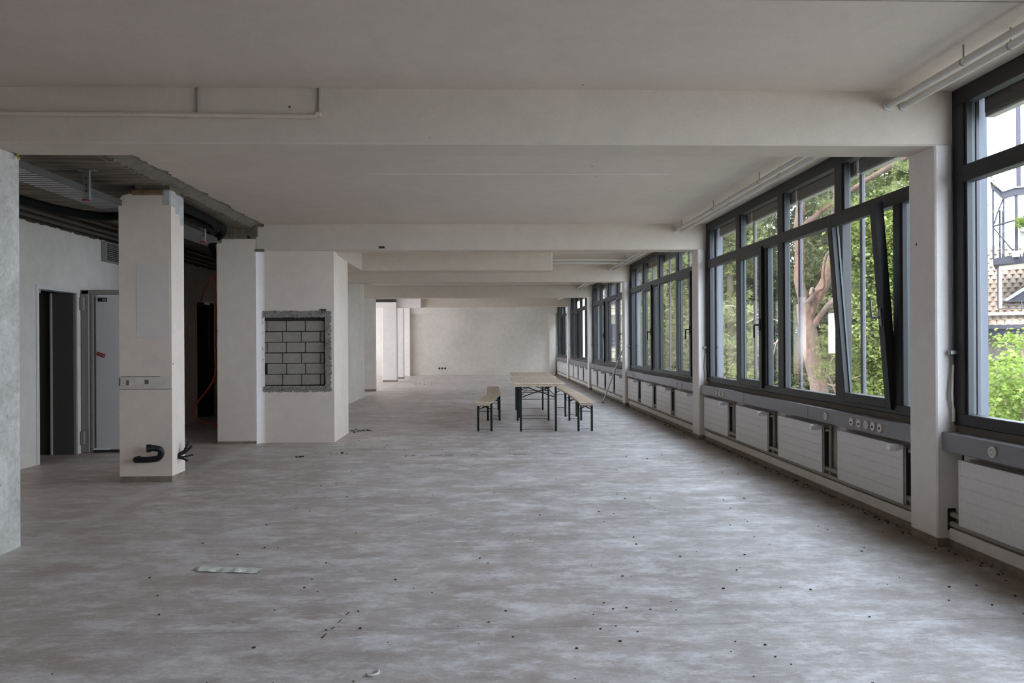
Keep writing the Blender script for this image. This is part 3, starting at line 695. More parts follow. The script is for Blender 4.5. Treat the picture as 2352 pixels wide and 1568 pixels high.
# ceiling pipes near the windows
for i in range(0, 5):
    ya, yb = near(i - 1) + PD, near(i)
    if i == 0: ya = 1.0
    for x, nm in ((2.795, 'left'), (2.905, 'right')):
        r = thing('ceiling_pipe', (x, (ya + yb) / 2, 3.05), 'painted heating pipe under the ceiling of the %s bay, %s one' % (ORD[i], nm), 'pipe', 'ceiling pipes along the windows'); org = (x, (ya + yb) / 2, 3.05)
        MB(org).tube([(x, ya, 3.05), (x, yb, 3.05)], .023, 12).build('pipe', M_PIPE, r, True)
        MB(org).cyl((x, yb - .012, 3.05), (x, yb, 3.05), .038, 16).build('rosette', M_PIPE, r, True)
        for yy in ((yb - .35, yb - 1.9, yb - 3.5, yb - 5.1) if i else (yb - .85, yb - 2.6)):
            q = yy + (.0 if nm == 'left' else -.25)
            MB(org).tube([(x, q, 3.15), (x, q, 3.07)], .005, 6).tube([(x, q - .007, 3.05), (x, q + .007, 3.05)], .025, 12).build('hanger', M_PIPED, r, True)
# pipes crossing the third bay and one far bay
for (y, z) in ((15.4, 3.06), (16.0, 3.05)):
    o = MB((0, y, z)).tube([(-1.0, y, z), (2.9, y, z)], .022, 10).build('cross_pipe', M_PIPE, None, True)
    tag(o, 'painted pipe crossing under the ceiling behind the boxed duct, %s' % ('nearer' if y < 15.5 else 'farther'), 'pipe')
o = MB((0, near(2) + PD + .02, 2.82)).tube([(-3.235, near(2) + PD + .018, 2.80), (3.12, near(2) + PD + .018, 2.80)], .02, 8).build('cross_pipe', M_PIPE, None, True); tag(o, 'painted pipe crossing just behind the third beam', 'pipe')
# conduits on the first beam
cb = thing('beam_conduit', (-2, 5.3, 2.96), 'painted conduit along the first beam with two risers to the ceiling', 'conduit'); org = (-2, 5.3, 2.96)
MB(org).tube([(-5.2, 5.302, 2.975), (-2.3, 5.302, 2.965), (-1.125, 5.302, 2.955)], .016, 10).build('conduit', M_BEAM, cb, True)
for x in (-1.91, -1.105): MB(org).tube([(x, 5.306, 2.97), (x, 5.312, 3.15)], .009, 8).build('riser', M_PIPED, cb, True)
MB(org).bbox(-1.13, -1.09, 5.292, 5.32, 2.95, 2.985, .004).build('elbow', M_BEAM, cb)
# holes, seams
o = MB((-.9, 8.0, ZC)).box(-1.2, 1.9, 7.985, 8.0, ZC - .004, ZC).build('ceiling_seam', M_PILL); tag(o, 'thin filled seam across the ceiling behind the first beam', 'seam')
o = MB((.5, 3.9, ZC)).box(1.0, 3.2, 3.895, 3.9, ZC - .003, ZC).build('ceiling_seam', M_PIPED); tag(o, 'thin crack across the ceiling at the top edge of the view', 'seam')
o = MB((-1.9, 11.365, 2.83)).bbox(-1.52, -1.44, 11.355, 11.371, 2.80, 2.83, .003).build('chipped_spot', M_GRIME); tag(o, 'small dark chip in the second beam', 'chip')
for k, x in enumerate((-2.03, -1.90, -1.77)):
    o = MB((x, YB, .3)).cyl((x, YB - .008, .302), (x, YB, .302), .046, 14).build('socket_hole', M_MORTAR); tag(o, 'dark round socket hole low on the back wall, %s of three' % ('left', 'middle', 'right')[k], 'socket hole', 'socket holes in the back wall')

# ------------------------------------------------------------------ corridor services
ct = thing('cable_tray', (-3.93, 8, 2.87), 'galvanised cable tray hung over the left corridor', 'cable tray'); org = (-3.93, 8, 2.87)
for x in (-4.09, -3.77): MB(org).box(x - .004, x + .004, 5.7, 20, 2.875, 2.935).build('side_rail', M_TRAY, ct)
mb = MB(org); y = 5.72
while y < 20: mb.box(-4.09, -3.77, y, y + .05, 2.875, 2.879); y += .085
mb.build('rungs', M_ALU, ct, kind='stuff')
MB(org).box(-4.05, -3.82, 7.55, 8.05, 2.88, 2.883).build('bottom_plate', M_RAIL, ct)
for y in (7.53, 10.6, 13.7):
    MB(org).bbox(-3.79, -3.725, y, y + .035, 2.805, 3.085, .003).box(-3.84, -3.67, y - .02, y + .055, 3.077, 3.085).build('hanger', M_STEEL, ct)
    for zz in (2.87, 2.93, 2.99): MB(org).box(-3.760, -3.748, y - .002, y + .002, zz, zz + .024).build('slot', M_DARK, ct)
    MB(org).box(-3.795, -3.74, y - .004, y + .038, 2.795, 2.808).build('red_end_cap', M_RED, ct)
o = MB((-4.4, 8, 2.85)).tube(catmull([(-5.0, 6.0, 2.96), (-4.64, 7.99, 2.885), (-4.4, 8.4, 2.84), (-4.15, 8.6, 2.82), (-3.93, 8.75, 2.85), (-3.78, 9.1, 2.94), (-3.72, 9.6, 3.0), (-3.72, 10.4, 3.02), (-3.76, 10.9, 3.0), (-3.95, 11.25, 2.93)], 8), .046, 10).build('black_hose', M_RUBBER, None, True)
tag(o, 'thick black hose sagging under the raw slab beside the column', 'hose')
o = MB((-4.0, 11, 3.0)).tube(catmull([(-3.48, 8.8, 3.02), (-3.52, 10.2, 3.02), (-3.62, 11.0, 3.0), (-3.95, 11.5, 2.86), (-4.05, 12.2, 2.7)], 8), .05, 10).build('black_hose', M_RUBBER, None, True)
tag(o, 'black drain hose curving down behind the niche column', 'hose')
for k, (x, z) in enumerate(((-5.24, 2.93), (-5.18, 2.98), (-5.10, 3.04))):
    o = MB((x, 10, z)).tube([(x, 5.7, z), (x, 20, z)], .024, 8).build('wall_conduit', M_DUSTD, None, True); tag(o, 'dusty conduit above the corridor wall, %s' % ('lowest', 'middle', 'topmost')[k], 'conduit')
vg = thing('vent_grille', (-5.3, 11.5, 2.6), 'slatted vent grille high on the corridor wall', 'vent'); org = (-5.3, 11.5, 2.6)
MB(org).box(-5.355, -5.30, 11.15, 12.0, 2.60, 2.62).box(-5.355, -5.30, 11.15, 12.0, 2.86, 2.88).box(-5.355, -5.30, 11.15, 11.20, 2.62, 2.86).box(-5.355, -5.30, 11.95, 12.0, 2.62, 2.86).build('frame', M_DFRAME, vg)
MB(org).box(-5.357, -5.345, 11.2, 11.95, 2.62, 2.86).build('backing', M_DARK, vg)
for k in range(9): MB(org).box(-5.34, -5.31, 11.2, 11.95, 2.632 + k * .026, 2.642 + k * .026).build('slat', M_DFRAME, vg)
o = MB((-4.2, 12.5, 0)).tube(catmull([(-5.3, 14.84, 2.25), (-4.6, 13.1, 2.37), (-4.04, 11.86, 2.46), (-4.0, 11.78, 2.2), (-4.01, 11.78, 1.5), (-4.01, 11.8, 1.0), (-4.2, 12.0, .74), (-4.48, 12.3, .5), (-4.60, 12.5, .35), (-4.5, 12.5, .22), (-4.24, 12.5, .165), (-3.95, 12.3, .14), (-3.7, 12.1, .11), (-3.5, 12.0, .012)], 8), .012, 8).build('orange_cable', M_ORANGE, None, True)
tag(o, 'orange cable hanging and looping in the corridor beside the column', 'cable')
# drain pipe and cable stubs on the free-standing column
dp = thing('drain_pipe', (-3.43, 8.2, .24), 'black bent drain pipe stub on the foot of the column', 'pipe'); org = (-3.43, 8.2, .24)
MB(org).tube(catmull([(-3.60, 8.28, .245), (-3.605, 8.215, .245), (-3.57, 8.19, .246), (-3.44, 8.185, .25), (-3.37, 8.185, .262), (-3.335, 8.18, .31), (-3.345, 8.165, .355), (-3.40, 8.14, .372), (-3.435, 8.115, .373)], 8), .031, 16).build('pipe', M_BLACK, dp, True)
MB(org).cyl((-3.415, 8.125, .373), (-3.452, 8.105, .373), .041, 20).build('collar', M_BLACK, dp, True)
MB(org).cyl((-3.450, 8.107, .373), (-3.4545, 8.104, .373), .026, 12).build('plug', M_PIPED, dp, True)
cs = thing('cable_stub', (-3.28, 8.42, .25), 'bundle of cut black cables sticking out of the column side', 'cables'); org = (-3.28, 8.42, .25)
for k, (a, b_, r_) in enumerate((((-3.20, 8.45, .30), (-3.17, 8.50, .40), .014), ((-3.20, 8.46, .28), (-3.15, 8.52, .34), .014), ((-3.21, 8.46, .235), (-3.14, 8.53, .245), .009), ((-3.21, 8.43, .22), (-3.16, 8.44, .195), .012))):
    MB(org).tube([(-3.29, 8.42, .24), a, b_], r_, 8).build('cable_end', M_BLACK, cs, True)

# ------------------------------------------------------------------ beer tables and benches
def trestle(mb, y, w, h, sgn, n=6):
    xs = w / 2 - .012
    for s in (-1, 1): mb.box(s * xs - .013, s * xs + .013, y - .006, y + .022, 0, h)
def make_table(width, length, height, name, lab, cat, grp, bench):
    r = thing(name, (0, 0, 0), lab, cat, grp); hl = length / 2; t = .028; lip = .035
    MB().bbox(-width / 2, width / 2, -hl, hl, height - t, height, .004).build('tabletop' if not bench else 'seat', M_WOOD, r)
    for s in (-1, 1): MB().bbox(-width / 2 + .035 * (1 if not bench else .6), width / 2 - .035 * (1 if not bench else .6), s * (hl - .045) - .012, s * (hl - .045) + .012, height - t - lip, height - t, .003).build('end_batten', M_WOOD, r)
    for s in (-1, 1):
        MB().bbox(s * (width / 2 - .06 if not bench else width / 2 - .03) - .010, s * (width / 2 - .06 if not bench else width / 2 - .03) + .010, -hl + .06, hl - .06, height - t - .022, height - t, .003).build('side_rail', M_LEG, r)
    lw = (.565 if not bench else .215) / 2; ly = .86 if not bench else .86; top = height - t
    for s in (-1, 1):
        y = s * ly
        for sx in (-1, 1): MB().bbox(sx * lw - .017, sx * lw + .017, y - .017, y + .017, 0, top, .002).build('leg', M_LEG, r)
        fr = .22 if not bench else .115
        for P_, r_, nm in (([(-lw, y, top - .02), (lw, y, top - fr)], .009, 'cross_brace'), ([(lw, y - .01, top - .02), (-lw, y - .01, top - fr)], .009, 'cross_brace'),
                           ([(-lw, y, top - fr - .03), (lw, y, top - fr - .03)], .005, 'tie_rod'), ([(-lw, y, .018), (-lw + .045, y, .035), (lw - .045, y, .035), (lw, y, .018)], .005, 'foot_rod'),
                           ([(lw * .98, y, top - fr * .9), (lw * .35, y - s * .30, top - .012)], .006, 'folding_strut'), ([(-lw * .98, y, top - fr * .9), (-lw * .35, y - s * .30, top - .012)], .006, 'folding_strut'),
                           ([(-lw * .9, y - s * .30, top - .012), (lw * .9, y - s * .30, top - .012)], .008, 'strut_bar')):
            MB().tube(P_, r_, 6).build(nm, M_LEG, r, True)
    return r
t1 = make_table(.82, 2.2, .792, 'folding_table', 'pale wooden folding table, nearer of the two joined end to end', 'table', 'folding tables in the middle of the room', False)
t1.location = (.862, 13.47, 0); t1.rotation_euler.z = -.012
t2 = copy_tree(t1); t2['label'] = 'pale wooden folding table, farther one joined behind the nearer table'; t2.location = (.925, 15.74, 0); t2.rotation_euler.z = -.010
b1 = make_table(.25, 2.2, .492, 'folding_bench', 'pale wooden folding bench left of the tables, nearer one', 'bench', 'folding benches beside the tables', True)
b1.location = (.072, 13.53, 0); b1.rotation_euler.z = -.095
b2 = copy_tree(b1); b2['label'] = 'pale wooden folding bench left of the tables, farther one behind it'; b2.location = (.160, 15.80, 0); b2.rotation_euler.z = -.006
b3 = copy_tree(b1); b3['label'] = 'pale wooden folding bench right of the tables, nearer one'; b3.location = (1.622, 13.43, 0); b3.rotation_euler.z = -.022
b4 = copy_tree(b1); b4['label'] = 'pale wooden folding bench right of the tables, farther one'; b4.location = (1.625, 15.88, 0); b4.rotation_euler.z = .02
o = MB((.70, 13.6, .792)).bbox(.69, .725, 13.60, 13.64, .793, .806, .004).build('white_scrap', M_BONE); tag(o, 'tiny white scrap lying on the nearer table', 'scrap')
# leaning pole
lp = thing('leaning_pole', (2.754, 18.3, 0), 'thin metal pole leaning against the window side by the third pillar', 'pole')
MB((2.754, 18.3, 0)).tube([(2.754, 18.3, .01), (3.135, 17.80, 1.25)], .016, 8).build('pole', M_ALU, lp, True)
MB((2.754, 18.3, 0)).tube([(2.750, 18.306, .0), (2.76, 18.292, .03)], .020, 8).build('pole_foot', M_BLACK, lp, True)
# floor litter
mb = MB((-1.64, 5, 0)); P = []
n = 22
for i in range(n + 1):
    t = i / n; x = -1.853 + .437 * t; y = 5.05 - .07 * t; w = .052 * (1 if t > .08 else t / .08); h = .010 + .008 * sin(t * 13) + .006 * sin(t * 31)
    P.append(((x, y - w, .002 + .004 * abs(sin(t * 7))), (x, y - w * .2, h), (x, y + w * .4, .004), (x, y + w, .006 + .004 * sin(t * 17) ** 2)))
for a, b_ in zip(P, P[1:]):
    for k in range(3): mb.quad(a[k], b_[k], b_[k + 1], a[k + 1])
o = mb.build('plastic_strip', M_FILM, None, True); tag(o, 'crumpled translucent plastic strip lying on the near floor', 'litter')
o = MB((-.495, 3.41, 0)).tube(catmull([(-.52, 3.40, .006), (-.50, 3.385, .006), (-.472, 3.40, .006), (-.472, 3.43, .006), (-.478, 3.44, .006)], 5), .0055, 6).build('plastic_clip', M_BONE, None, True); tag(o, 'tiny white hook-shaped plastic clip at the bottom of the view', 'litter')
def rubble(loc, n, s, label):
    mb = MB(loc)
    for _ in range(n):
        x, y = loc[0] + R.gauss(0, s), loc[1] + R.gauss(0, s); a = R.uniform(.006, .022)
        Mx = Matrix.Translation((x, y, a * .35)) @ Matrix.Rotation(R.uniform(0, 3), 4, 'Z')
        mb.bbox(-a, a, -a * .6, a * .6, -a * .3, a * .35, a * .2, Mx)
    o = mb.build('rubble', M_GRIME); tag(o, label, 'rubble', None, 'stuff')
rubble((-2.37, 9.96, 0), 7, .035, 'few dark rubble crumbs on the floor before the niche wall')
rubble((-1.815, 10.27, 0), 4, .03, 'small dark crumb right of the niche wall corner')
rubble((-2.05, 12.9, 0), 26, .10, 'heap of dark rubble crumbs behind the niche wall corner')
rubble((-2.1, 27.5, 0), 16, .25, 'debris on the far floor before the back wall')
mb = MB()
for _ in range(260):
    y = 3.2 + 14 * R.random() ** 1.6; x = R.uniform(-2.1, 3.0); a = R.uniform(.0025, .007)
    Mx = Matrix.Translation((x, y, a * .4)) @ Matrix.Rotation(R.uniform(0, 3), 4, 'Z'); mb.box(-a, a, -a * .7, a * .7, -a * .4, a * .5, Mx)
for _ in range(700):
    y = 4.4 + 28 * R.random(); x = 3.19 - abs(R.gauss(0, .05)); a = R.uniform(.003, .009)
    Mx = Matrix.Translation((x, y, a * .4)) @ Matrix.Rotation(R.uniform(0, 3), 4, 'Z'); mb.box(-a, a, -a * .7, a * .7, -a * .4, a * .5, Mx)
o = mb.build('floor_grit', M_GRIME); tag(o, 'fine dark grit scattered over the floor', 'grit', None, 'stuff')
mb = MB()
for a, b_ in ((-1.03, -1.0), (-.95, -.90), (-.72, -.55), (-.52, -.42), (-.2, -.1), (.35, .52), (.7, .78), (.86, 1.06)): mb.box(a, b_, 10.02, 10.032, 0, .0025)
o = mb.build('floor_crack', M_GRIME); tag(o, 'broken dark crack line across the floor in front of the tables', 'crack')
mb = MB()
P = [(-.795, 3.86), (-.79, 3.90), (-.78, 3.96), (-.765, 3.98), (-.76, 4.05), (-.75, 4.09), (-.74, 4.16), (-.73, 4.20)]
for a, b_ in list(zip(P, P[1:]))[::2]: mb.tube([(a[0], a[1], 0), (b_[0], b_[1], 0)], .003, 4)
o = mb.build('floor_crack', M_GRIME); tag(o, 'short dark crack in the near floor', 'crack')

# ------------------------------------------------------------------ outside
struct('ground', MB().box(3.6, 60, -20, 80, -4.3, -4.0), M_GROUND, 'garden ground below the windows')
def mesh_np(name, V, Fc, mat, parent, k):
    me = bpy.data.meshes.new(name); nV, nF = len(V), len(Fc)
    me.vertices.add(nV); me.vertices.foreach_set('co', V.astype(np.float32).ravel())
    me.loops.add(nF * k); me.loops.foreach_set('vertex_index', Fc.astype(np.int32).ravel())
    me.polygons.add(nF); me.polygons.foreach_set('loop_start', np.arange(nF, dtype=np.int32) * k); me.polygons.foreach_set('loop_total', np.full(nF, k, np.int32))
    me.update(); me.validate(); me.materials.append(mat)
    o = bpy.data.objects.new(name, me); COL.objects.link(o); o.parent = parent; o['kind'] = 'stuff'; return o
def unit(n):
    v = NR.normal(size=(n, 3)); return v / np.linalg.norm(v, axis=1)[:, None]
def blobs(bl, n):                      # points in a set of ellipsoid clumps, denser near the skin
    w = np.array([b[3] * b[4] * b[5] for b in bl]) ** .8; idx = NR.choice(len(bl), n, p=w / w.sum()); B = np.array(bl)[idx]
    return B[:, :3] + unit(n) * (NR.rand(n, 1) ** .55) * B[:, 3:6]
def clumped(bl, n, nc, r):
    C = blobs(bl, nc); i = NR.randint(0, nc, n); return C[i] + NR.normal(size=(n, 3)) * r * np.array([1, 1, .55])
def needles(P, per, L, wid, org, up=.3, droop=0):
    n = len(P); axis = unit(n); axis[:, 2] = axis[:, 2] * .6 + up - droop; axis /= np.linalg.norm(axis, axis=1)[:, None]
    P2 = np.repeat(P, per, 0); A = np.repeat(axis, per, 0); m_ = len(P2)
    D = A * 1.0 + unit(m_) * .75; D /= np.linalg.norm(D, axis=1)[:, None]
    W_ = np.cross(D, unit(m_)); W_ /= np.linalg.norm(W_, axis=1)[:, None] + 1e-9
    ll = L * NR.uniform(.6, 1.2, (m_, 1)); st = P2 + A * L * NR.uniform(-.5, .5, (m_, 1))
    V = np.stack([st - W_ * wid, st + W_ * wid, st + D * ll], 1).reshape(-1, 3) - np.array(org)
    return V, np.arange(len(V)).reshape(-1, 3)
def leaves(P, size, org, flat=.5):
    n = len(P); nrm = unit(n); nrm[:, 2] = abs(nrm[:, 2]) + flat; nrm /= np.linalg.norm(nrm, axis=1)[:, None]
    u = np.cross(nrm, unit(n)); u /= np.linalg.norm(u, axis=1)[:, None]; w = np.cross(nrm, u); s = size * NR.uniform(.6, 1.3, (n, 1))
    V = np.stack([P - u * s, P - w * s * .62 + nrm * s * .15, P + u * s, P + w * s * .62 + nrm * s * .15], 1).reshape(-1, 3) - np.array(org)
    return V, np.arange(len(V)).reshape(-1, 4)
def tree(name, loc, label, mat, bl, n, nc, r, kind_, trunk=None, size=.06, group='trees outside the windows', per=9, droop=0, wid=.004, tm=None):
    t = thing(name, loc, label, 'tree' if 'shrub' not in name else 'shrub', group)
    P = clumped(bl, n, nc, r)
    P = P[P[:, 0] > 3.85]
    if kind_ == 'needle': V, Fc = needles(P, per, size, wid, loc, .3, droop); mesh_np('foliage', V, Fc, mat, t, 3)
    else: V, Fc = leaves(P, size, loc); mesh_np('foliage', V, Fc, mat, t, 4)
    if trunk:
        for pts, r0, r1 in trunk:
            c = catmull(pts, 5); q = len(c)
            c = [p + Vector((noise.noise(p * 1.7), noise.noise(p * 1.7 + Vector((9, 0, 0))), 0)) * .05 for p in c]
            MB(loc).tube(c, [r0 + (r1 - r0) * k / (q - 1) for k in range(q)], 12).build('trunk' if r0 > .12 else 'branch', tm or M_TRUNK, t, True)
    return t
# forked Scots pine right outside
T = (7.35, 17.0, -4.0)
lim = [([(7.45, 17, -4), (7.42, 17, -1.5), (7.325, 17.0, .257), (7.18, 17.0, 1.2), (7.06, 17.0, 1.95), (7.0, 17, 2.25)], .21, .165),
       ([(7.07, 17, 1.9), (6.95, 17.0, 2.5), (6.89, 17.0, 3.2), (6.93, 17.0, 4.4), (6.9, 17.2, 6.5), (7.0, 17.3, 9.0)], .115, .08),
       ([(7.02, 17, 1.75), (7.22, 16.95, 2.3), (7.47, 16.95, 2.75), (7.66, 17, 3.3), (7.74, 17.0, 4.2), (7.80, 17, 4.9), (7.9, 17, 8.0)], .135, .085),
       ([(7.10, 17, 1.5), (7.28, 16.8, 1.95), (7.42, 16.6, 2.25), (7.62, 16.5, 2.2), (7.85, 16.3, 2.0)], .07, .04),
       ([(7.0, 17, 2.2), (7.15, 16.6, 2.5), (7.25, 16.5, 2.6), (7.24, 16.5, 3.0), (7.30, 16.4, 3.3), (7.5, 16.3, 3.35)], .055, .02),
       ([(7.15, 16.9, 2.4), (7.05, 16.6, 2.55), (6.85, 16.3, 2.4)], .05, .03),
       ([(6.9, 17.0, 3.85), (7.15, 16.8, 4.1), (7.45, 16.6, 4.35), (7.8, 16.5, 4.3)], .07, .03),
       ([(7.0, 16.9, 4.2), (6.6, 16.6, 4.6), (6.3, 16.4, 4.9)], .05, .02),
       ([(7.75, 17, 3.6), (8.0, 15.6, 3.5), (8.3, 14.8, 3.0), (8.6, 14.2, 2.8)], .06, .03),
       ([(7.6, 17, 4.4), (8.1, 15.5, 4.9), (8.5, 14.5, 5.1), (8.9, 13.8, 5.0)], .06, .03),
       ([(7.3, 16.9, .9), (7.35, 16.6, .7), (7.45, 16.5, .35), (7.50, 16.4, .1)], .03, .012)]
tree('forked_pine_tree', T, 'large forked pine with orange bark close outside the second bay', M_PINE,
     [(7.30, 16.4, 1.45, .30, .3, .34), (7.36, 16.4, 1.2, .28, .3, .3), (7.55, 16.3, 1.25, .35, .4, .4), (6.6, 16.4, 4.9, .9, 1.0, .5), (7.6, 16.4, 4.2, .6, .7, .35), (8.6, 14.6, 4.3, 1.0, 1.1, .8), (8.2, 15.2, 5.4, 1.5, 1.4, .6),
      (7.2, 16.5, 6.5, 1.8, 1.8, .8), (7.65, 16.2, 1.0, .35, .5, .4), (8.3, 14.9, 1.2, .9, .9, .5), (7.0, 16.0, .9, .3, .4, .3), (6.2, 18.2, .2, .8, .9, .8), (6.5, 19.0, 1.3, .7, .9, .4), (5.9, 18.5, 2.2, .5, .6, .3), (7.9, 15.8, .3, .6, .7, .5), (8.6, 14.8, 2.4, .6, .6, .35)],
     9500, 520, .085, 'needle', lim, .085, tm=M_BARK, per=12, wid=.0042)
# trees filling the garden behind it
specs = [
 ('spruce_tree', (8.3, 24.0, -4), M_SPRUCE, 'needle', [(8.3, 24, -.5, 2.1, 1.8, 2.2), (8.3, 24, 2.6, 1.8, 1.6, 1.9), (8.2, 24, 5.8, 1.4, 1.3, 1.8)], 'dark drooping spruce behind the far panes of the second bay'),
 ('spruce_tree', (10.4, 23.5, -4), M_SPRUCE, 'needle', [(10.4, 23.5, -.6, 2.3, 1.8, 2.2), (10.4, 23.5, 2.8, 2.0, 1.6, 2.0), (10.3, 23.5, 6.0, 1.5, 1.3, 1.8)], 'dark spruce directly behind the forked pine'),
 ('spruce_tree', (12.5, 24.6, -4), M_SPRUCE, 'needle', [(12.5, 24.6, -.6, 2.0, 1.7, 2.4), (12.5, 24.6, 2.6, 1.8, 1.5, 2.2), (12.4, 24.6, 6.0, 1.3, 1.2, 1.6)], 'dark spruce right of the forked pine'),
 ('pine_tree', (6.9, 22.0, -4), M_PINE, 'needle', [(6.8, 22, -.6, 1.0, 1.4, 1.6), (6.8, 22.5, 1.8, .9, 1.4, 1.4), (6.9, 22.4, 4.3, 1.1, 1.4, 1.2)], 'light green pine left of the forked pine'),
 ('pine_tree', (6.6, 28.5, -4), M_PINE, 'needle', [(6.9, 28.5, -.4, 1.2, 1.8, 2.0), (6.9, 28.5, 2.4, 1.1, 1.7, 1.6), (7.1, 28.5, 5.0, 1.3, 1.7, 1.2)], 'light green pine filling the third bay'),
 ('spruce_tree', (9.3, 32, -4), M_SPRUCE, 'needle', [(9.2, 32, .0, 1.9, 1.9, 2.8), (9.2, 32, 4.0, 1.6, 1.8, 2.2)], 'distant spruce beyond the third bay'),
 ('maple_tree', (7.9, 15.0, -4), M_MAPLE, 'leaf', [(7.85, 15.0, -.9, .80, .9, 1.5), (7.95, 15.1, 1.5, .70, .9, 1.3), (8.0, 15.5, 3.3, .75, .9, 1.0)], 'bright green maple beside the first pillar'),
 ('maple_tree', (11.0, 19.0, -4), M_MAPLE, 'leaf', [(10.6, 18.9, .6, 1.2, 1.2, 2.0), (10.6, 18.9, 4.2, 1.3, 1.2, 1.5), (10.0, 19.0, 6.2, 1.6, 1.4, .9)], 'green maple further out behind the tilted sash'),
]
for nm, loc, mt, kd, bl, lab in specs:
    x, y, z = loc; far_ = y > 26
    if kd == 'needle':
        tree(nm, loc, lab, mt, bl, 17000 if not far_ else 9000, 1500, .17, 'needle', [([(x, y, -4), (x + .05, y, 1), (x, y, 6)], .16, .06)], .15 if mt is M_SPRUCE else .12, per=8, droop=.75 if mt is M_SPRUCE else 0, wid=.012 if not far_ else .018)
    else:
        tree(nm, loc, lab, mt, bl, 42000, 1500, .16, 'leaf', [([(x, y, -4), (x + .1, y, -1), (x - .1, y, 2.5)], .14, .05), ([(x, y, 1), (x + .5, y - .4, 2.2), (x + .4, y - .5, 3.5)], .06, .02)], .052)
specs_back = [('spruce_tree', (9.0, 28.5, -4), [(9.2, 28.5, 0, 2.4, 2, 3.2), (9.3, 28.5, 4.6, 2.0, 1.8, 2.4)], 'broad dark spruce in the second row behind the forked pine'),
 ('spruce_tree', (13.6, 29.0, -4), [(13.2, 29, 0, 2.4, 2, 3.2), (13.2, 29, 4.6, 2.0, 1.8, 2.6)], 'broad dark spruce in the second row, at the right of the garden'),
 ('spruce_tree', (7.4, 38.0, -4), [(8.2, 38, 0, 1.3, 2, 3.2), (8.3, 38, 4.0, 1.1, 1.8, 2.2)], 'narrow far spruce beside the cream apartment building')]
for nm, loc, bl, lab in specs_back:
    x, y, z = loc
    tree(nm, loc, lab, M_SPRUCE, bl, 12000, 1500, .22, 'needle', [([(x, y, -4), (x, y, 1), (x, y, 6)], .16, .06)], .2, per=7, droop=.6, wid=.022)
# ginkgo shrub in the first window
tree('ginkgo_shrub', (6.6, 9.4, -4), 'bright yellow-green ginkgo bush outside the right-hand window', M_GINKGO,
     [(6.55, 9.3, .2, .75, .8, 1.0), (6.9, 9.9, .7, .7, .6, .75), (6.2, 9.0, -.9, .9, .9, 1.1), (6.55, 9.6, 1.25, .12, .15, .32), (6.95, 9.9, 1.30, .10, .1, .28), (6.3, 9.1, 1.0, .2, .2, .3)],
     15000, 800, .09, 'leaf', [([(6.6, 9.4, -4), (6.6, 9.4, -1), (6.6, 9.4, 1.3)], .05, .015), ([(6.6, 9.4, -1), (6.9, 9.9, .4), (6.95, 9.9, 1.5)], .03, .01)], .034)
tree('hedge_shrub', (5.4, 26.0, -4), 'low pale green shrub in the garden below the third bay', M_SHRUB,
     [(5.6, 24, -2.4, 1.0, 4, 1.6), (6.0, 34, -1.4, 1.3, 5, 2.2), (7.3, 19.5, -1.6, 1.6, 1.5, 1.6)], 14000, 900, .18, 'leaf', [([(5.6, 24, -4), (5.6, 24, -2.5)], .05, .02)], .07)
# bare lower branches in front of the spruces
tw = thing('dead_branches', (8.0, 18.5, 0), 'pale bare lower branches crossing in front of the garden trees', 'branches', None)
for k in range(34):
    x = R.uniform(6.6, 9.8); y = 17.8 + (x - 6.6) * -.9 + R.uniform(0, 2.2); z = R.uniform(-.6, 2.2); a = R.uniform(0, 6.28); L_ = R.uniform(.4, 1.2)
    p0 = Vector((x, y, z)); p1 = p0 + Vector((cos(a) * .5, sin(a) * .3, R.uniform(-.3, .25))) * L_; p2 = p1 + Vector((cos(a + R.uniform(-.8, .8)) * .5, .1, R.uniform(-.6, .2))) * L_
    MB((8.0, 18.5, 0)).tube(catmull([p0, p1, p2], 4), [R.uniform(.014, .028)] + [.012] * 7 + [.006], 6).build('branch', M_TWIG, tw, True)

# tiled house with glass oriel in the first window
HX, HY = 12.6, 19.2
ang = -.62                                   # facade turned to the viewer
Hm = Matrix.Translation((HX, HY, 0)) @ Matrix.Rotation(ang, 4, 'Z')
hs = thing('tiled_house', (HX, HY, -4), 'neighbouring house with clay tile roof and dark eaves outside the right window', 'building'); org = (HX, HY, -4)
def hb(mb, *a, b=None): return mb.box(*a, M=Hm)
# local axes: x to the right along facade, y away, z up. roof slopes up and away
hb(MB(org), -1.2, 6, .6, 6, -4, 1.75).build('wall', M_BROKEN, hs)
mb = MB(org); mb.quad(*[Hm @ Vector(p) for p in ((-1.4, 0, 1.80), (6, 0, 1.80), (6, 2.4, 4.0), (-1.4, 2.4, 4.0))]); mb.quad(*[Hm @ Vector(p) for p in ((-1.4, 0, 1.74), (-1.4, 2.4, 3.94), (6, 2.4, 3.94), (6, 0, 1.74))]); mb.build('roof_deck', M_BROKEN, hs)
nrow, ncol = 18, 44; mb = MB(org); sl = math.atan2(2.2, 2.4)
for r_ in range(nrow):
    for c_ in range(ncol):
        y = r_ * .133; z = 1.81 + y * 2.2 / 2.4; x = -1.4 + c_ * .165 + (.0825 if r_ % 2 else 0)
        if x > 5.9: continue
        Mt = Hm @ Matrix.Translation((x, y, z)) @ Matrix.Rotation(sl + .0 + R.uniform(-.03, .03), 4, 'X')
        n_ = len(mb.v); w = .078
        pr = [(-w, .0), (-w * .5, .026), (0, .034), (w * .5, .026), (w, .0)]
        for px, pz in pr: mb.v.append(Mt @ Vector((px, -.05, pz + .018)))
        for px, pz in pr: mb.v.append(Mt @ Vector((px, .18, pz * .7 + .002)))
        for q in range(4): mb.f.append((n_ + q, n_ + q + 1, n_ + q + 6, n_ + q + 5))
        mb.f.append((n_, n_ + 1, n_ + 2, n_ + 3, n_ + 4))
mb.build('roof_tiles', M_TILE, hs, kind='stuff')
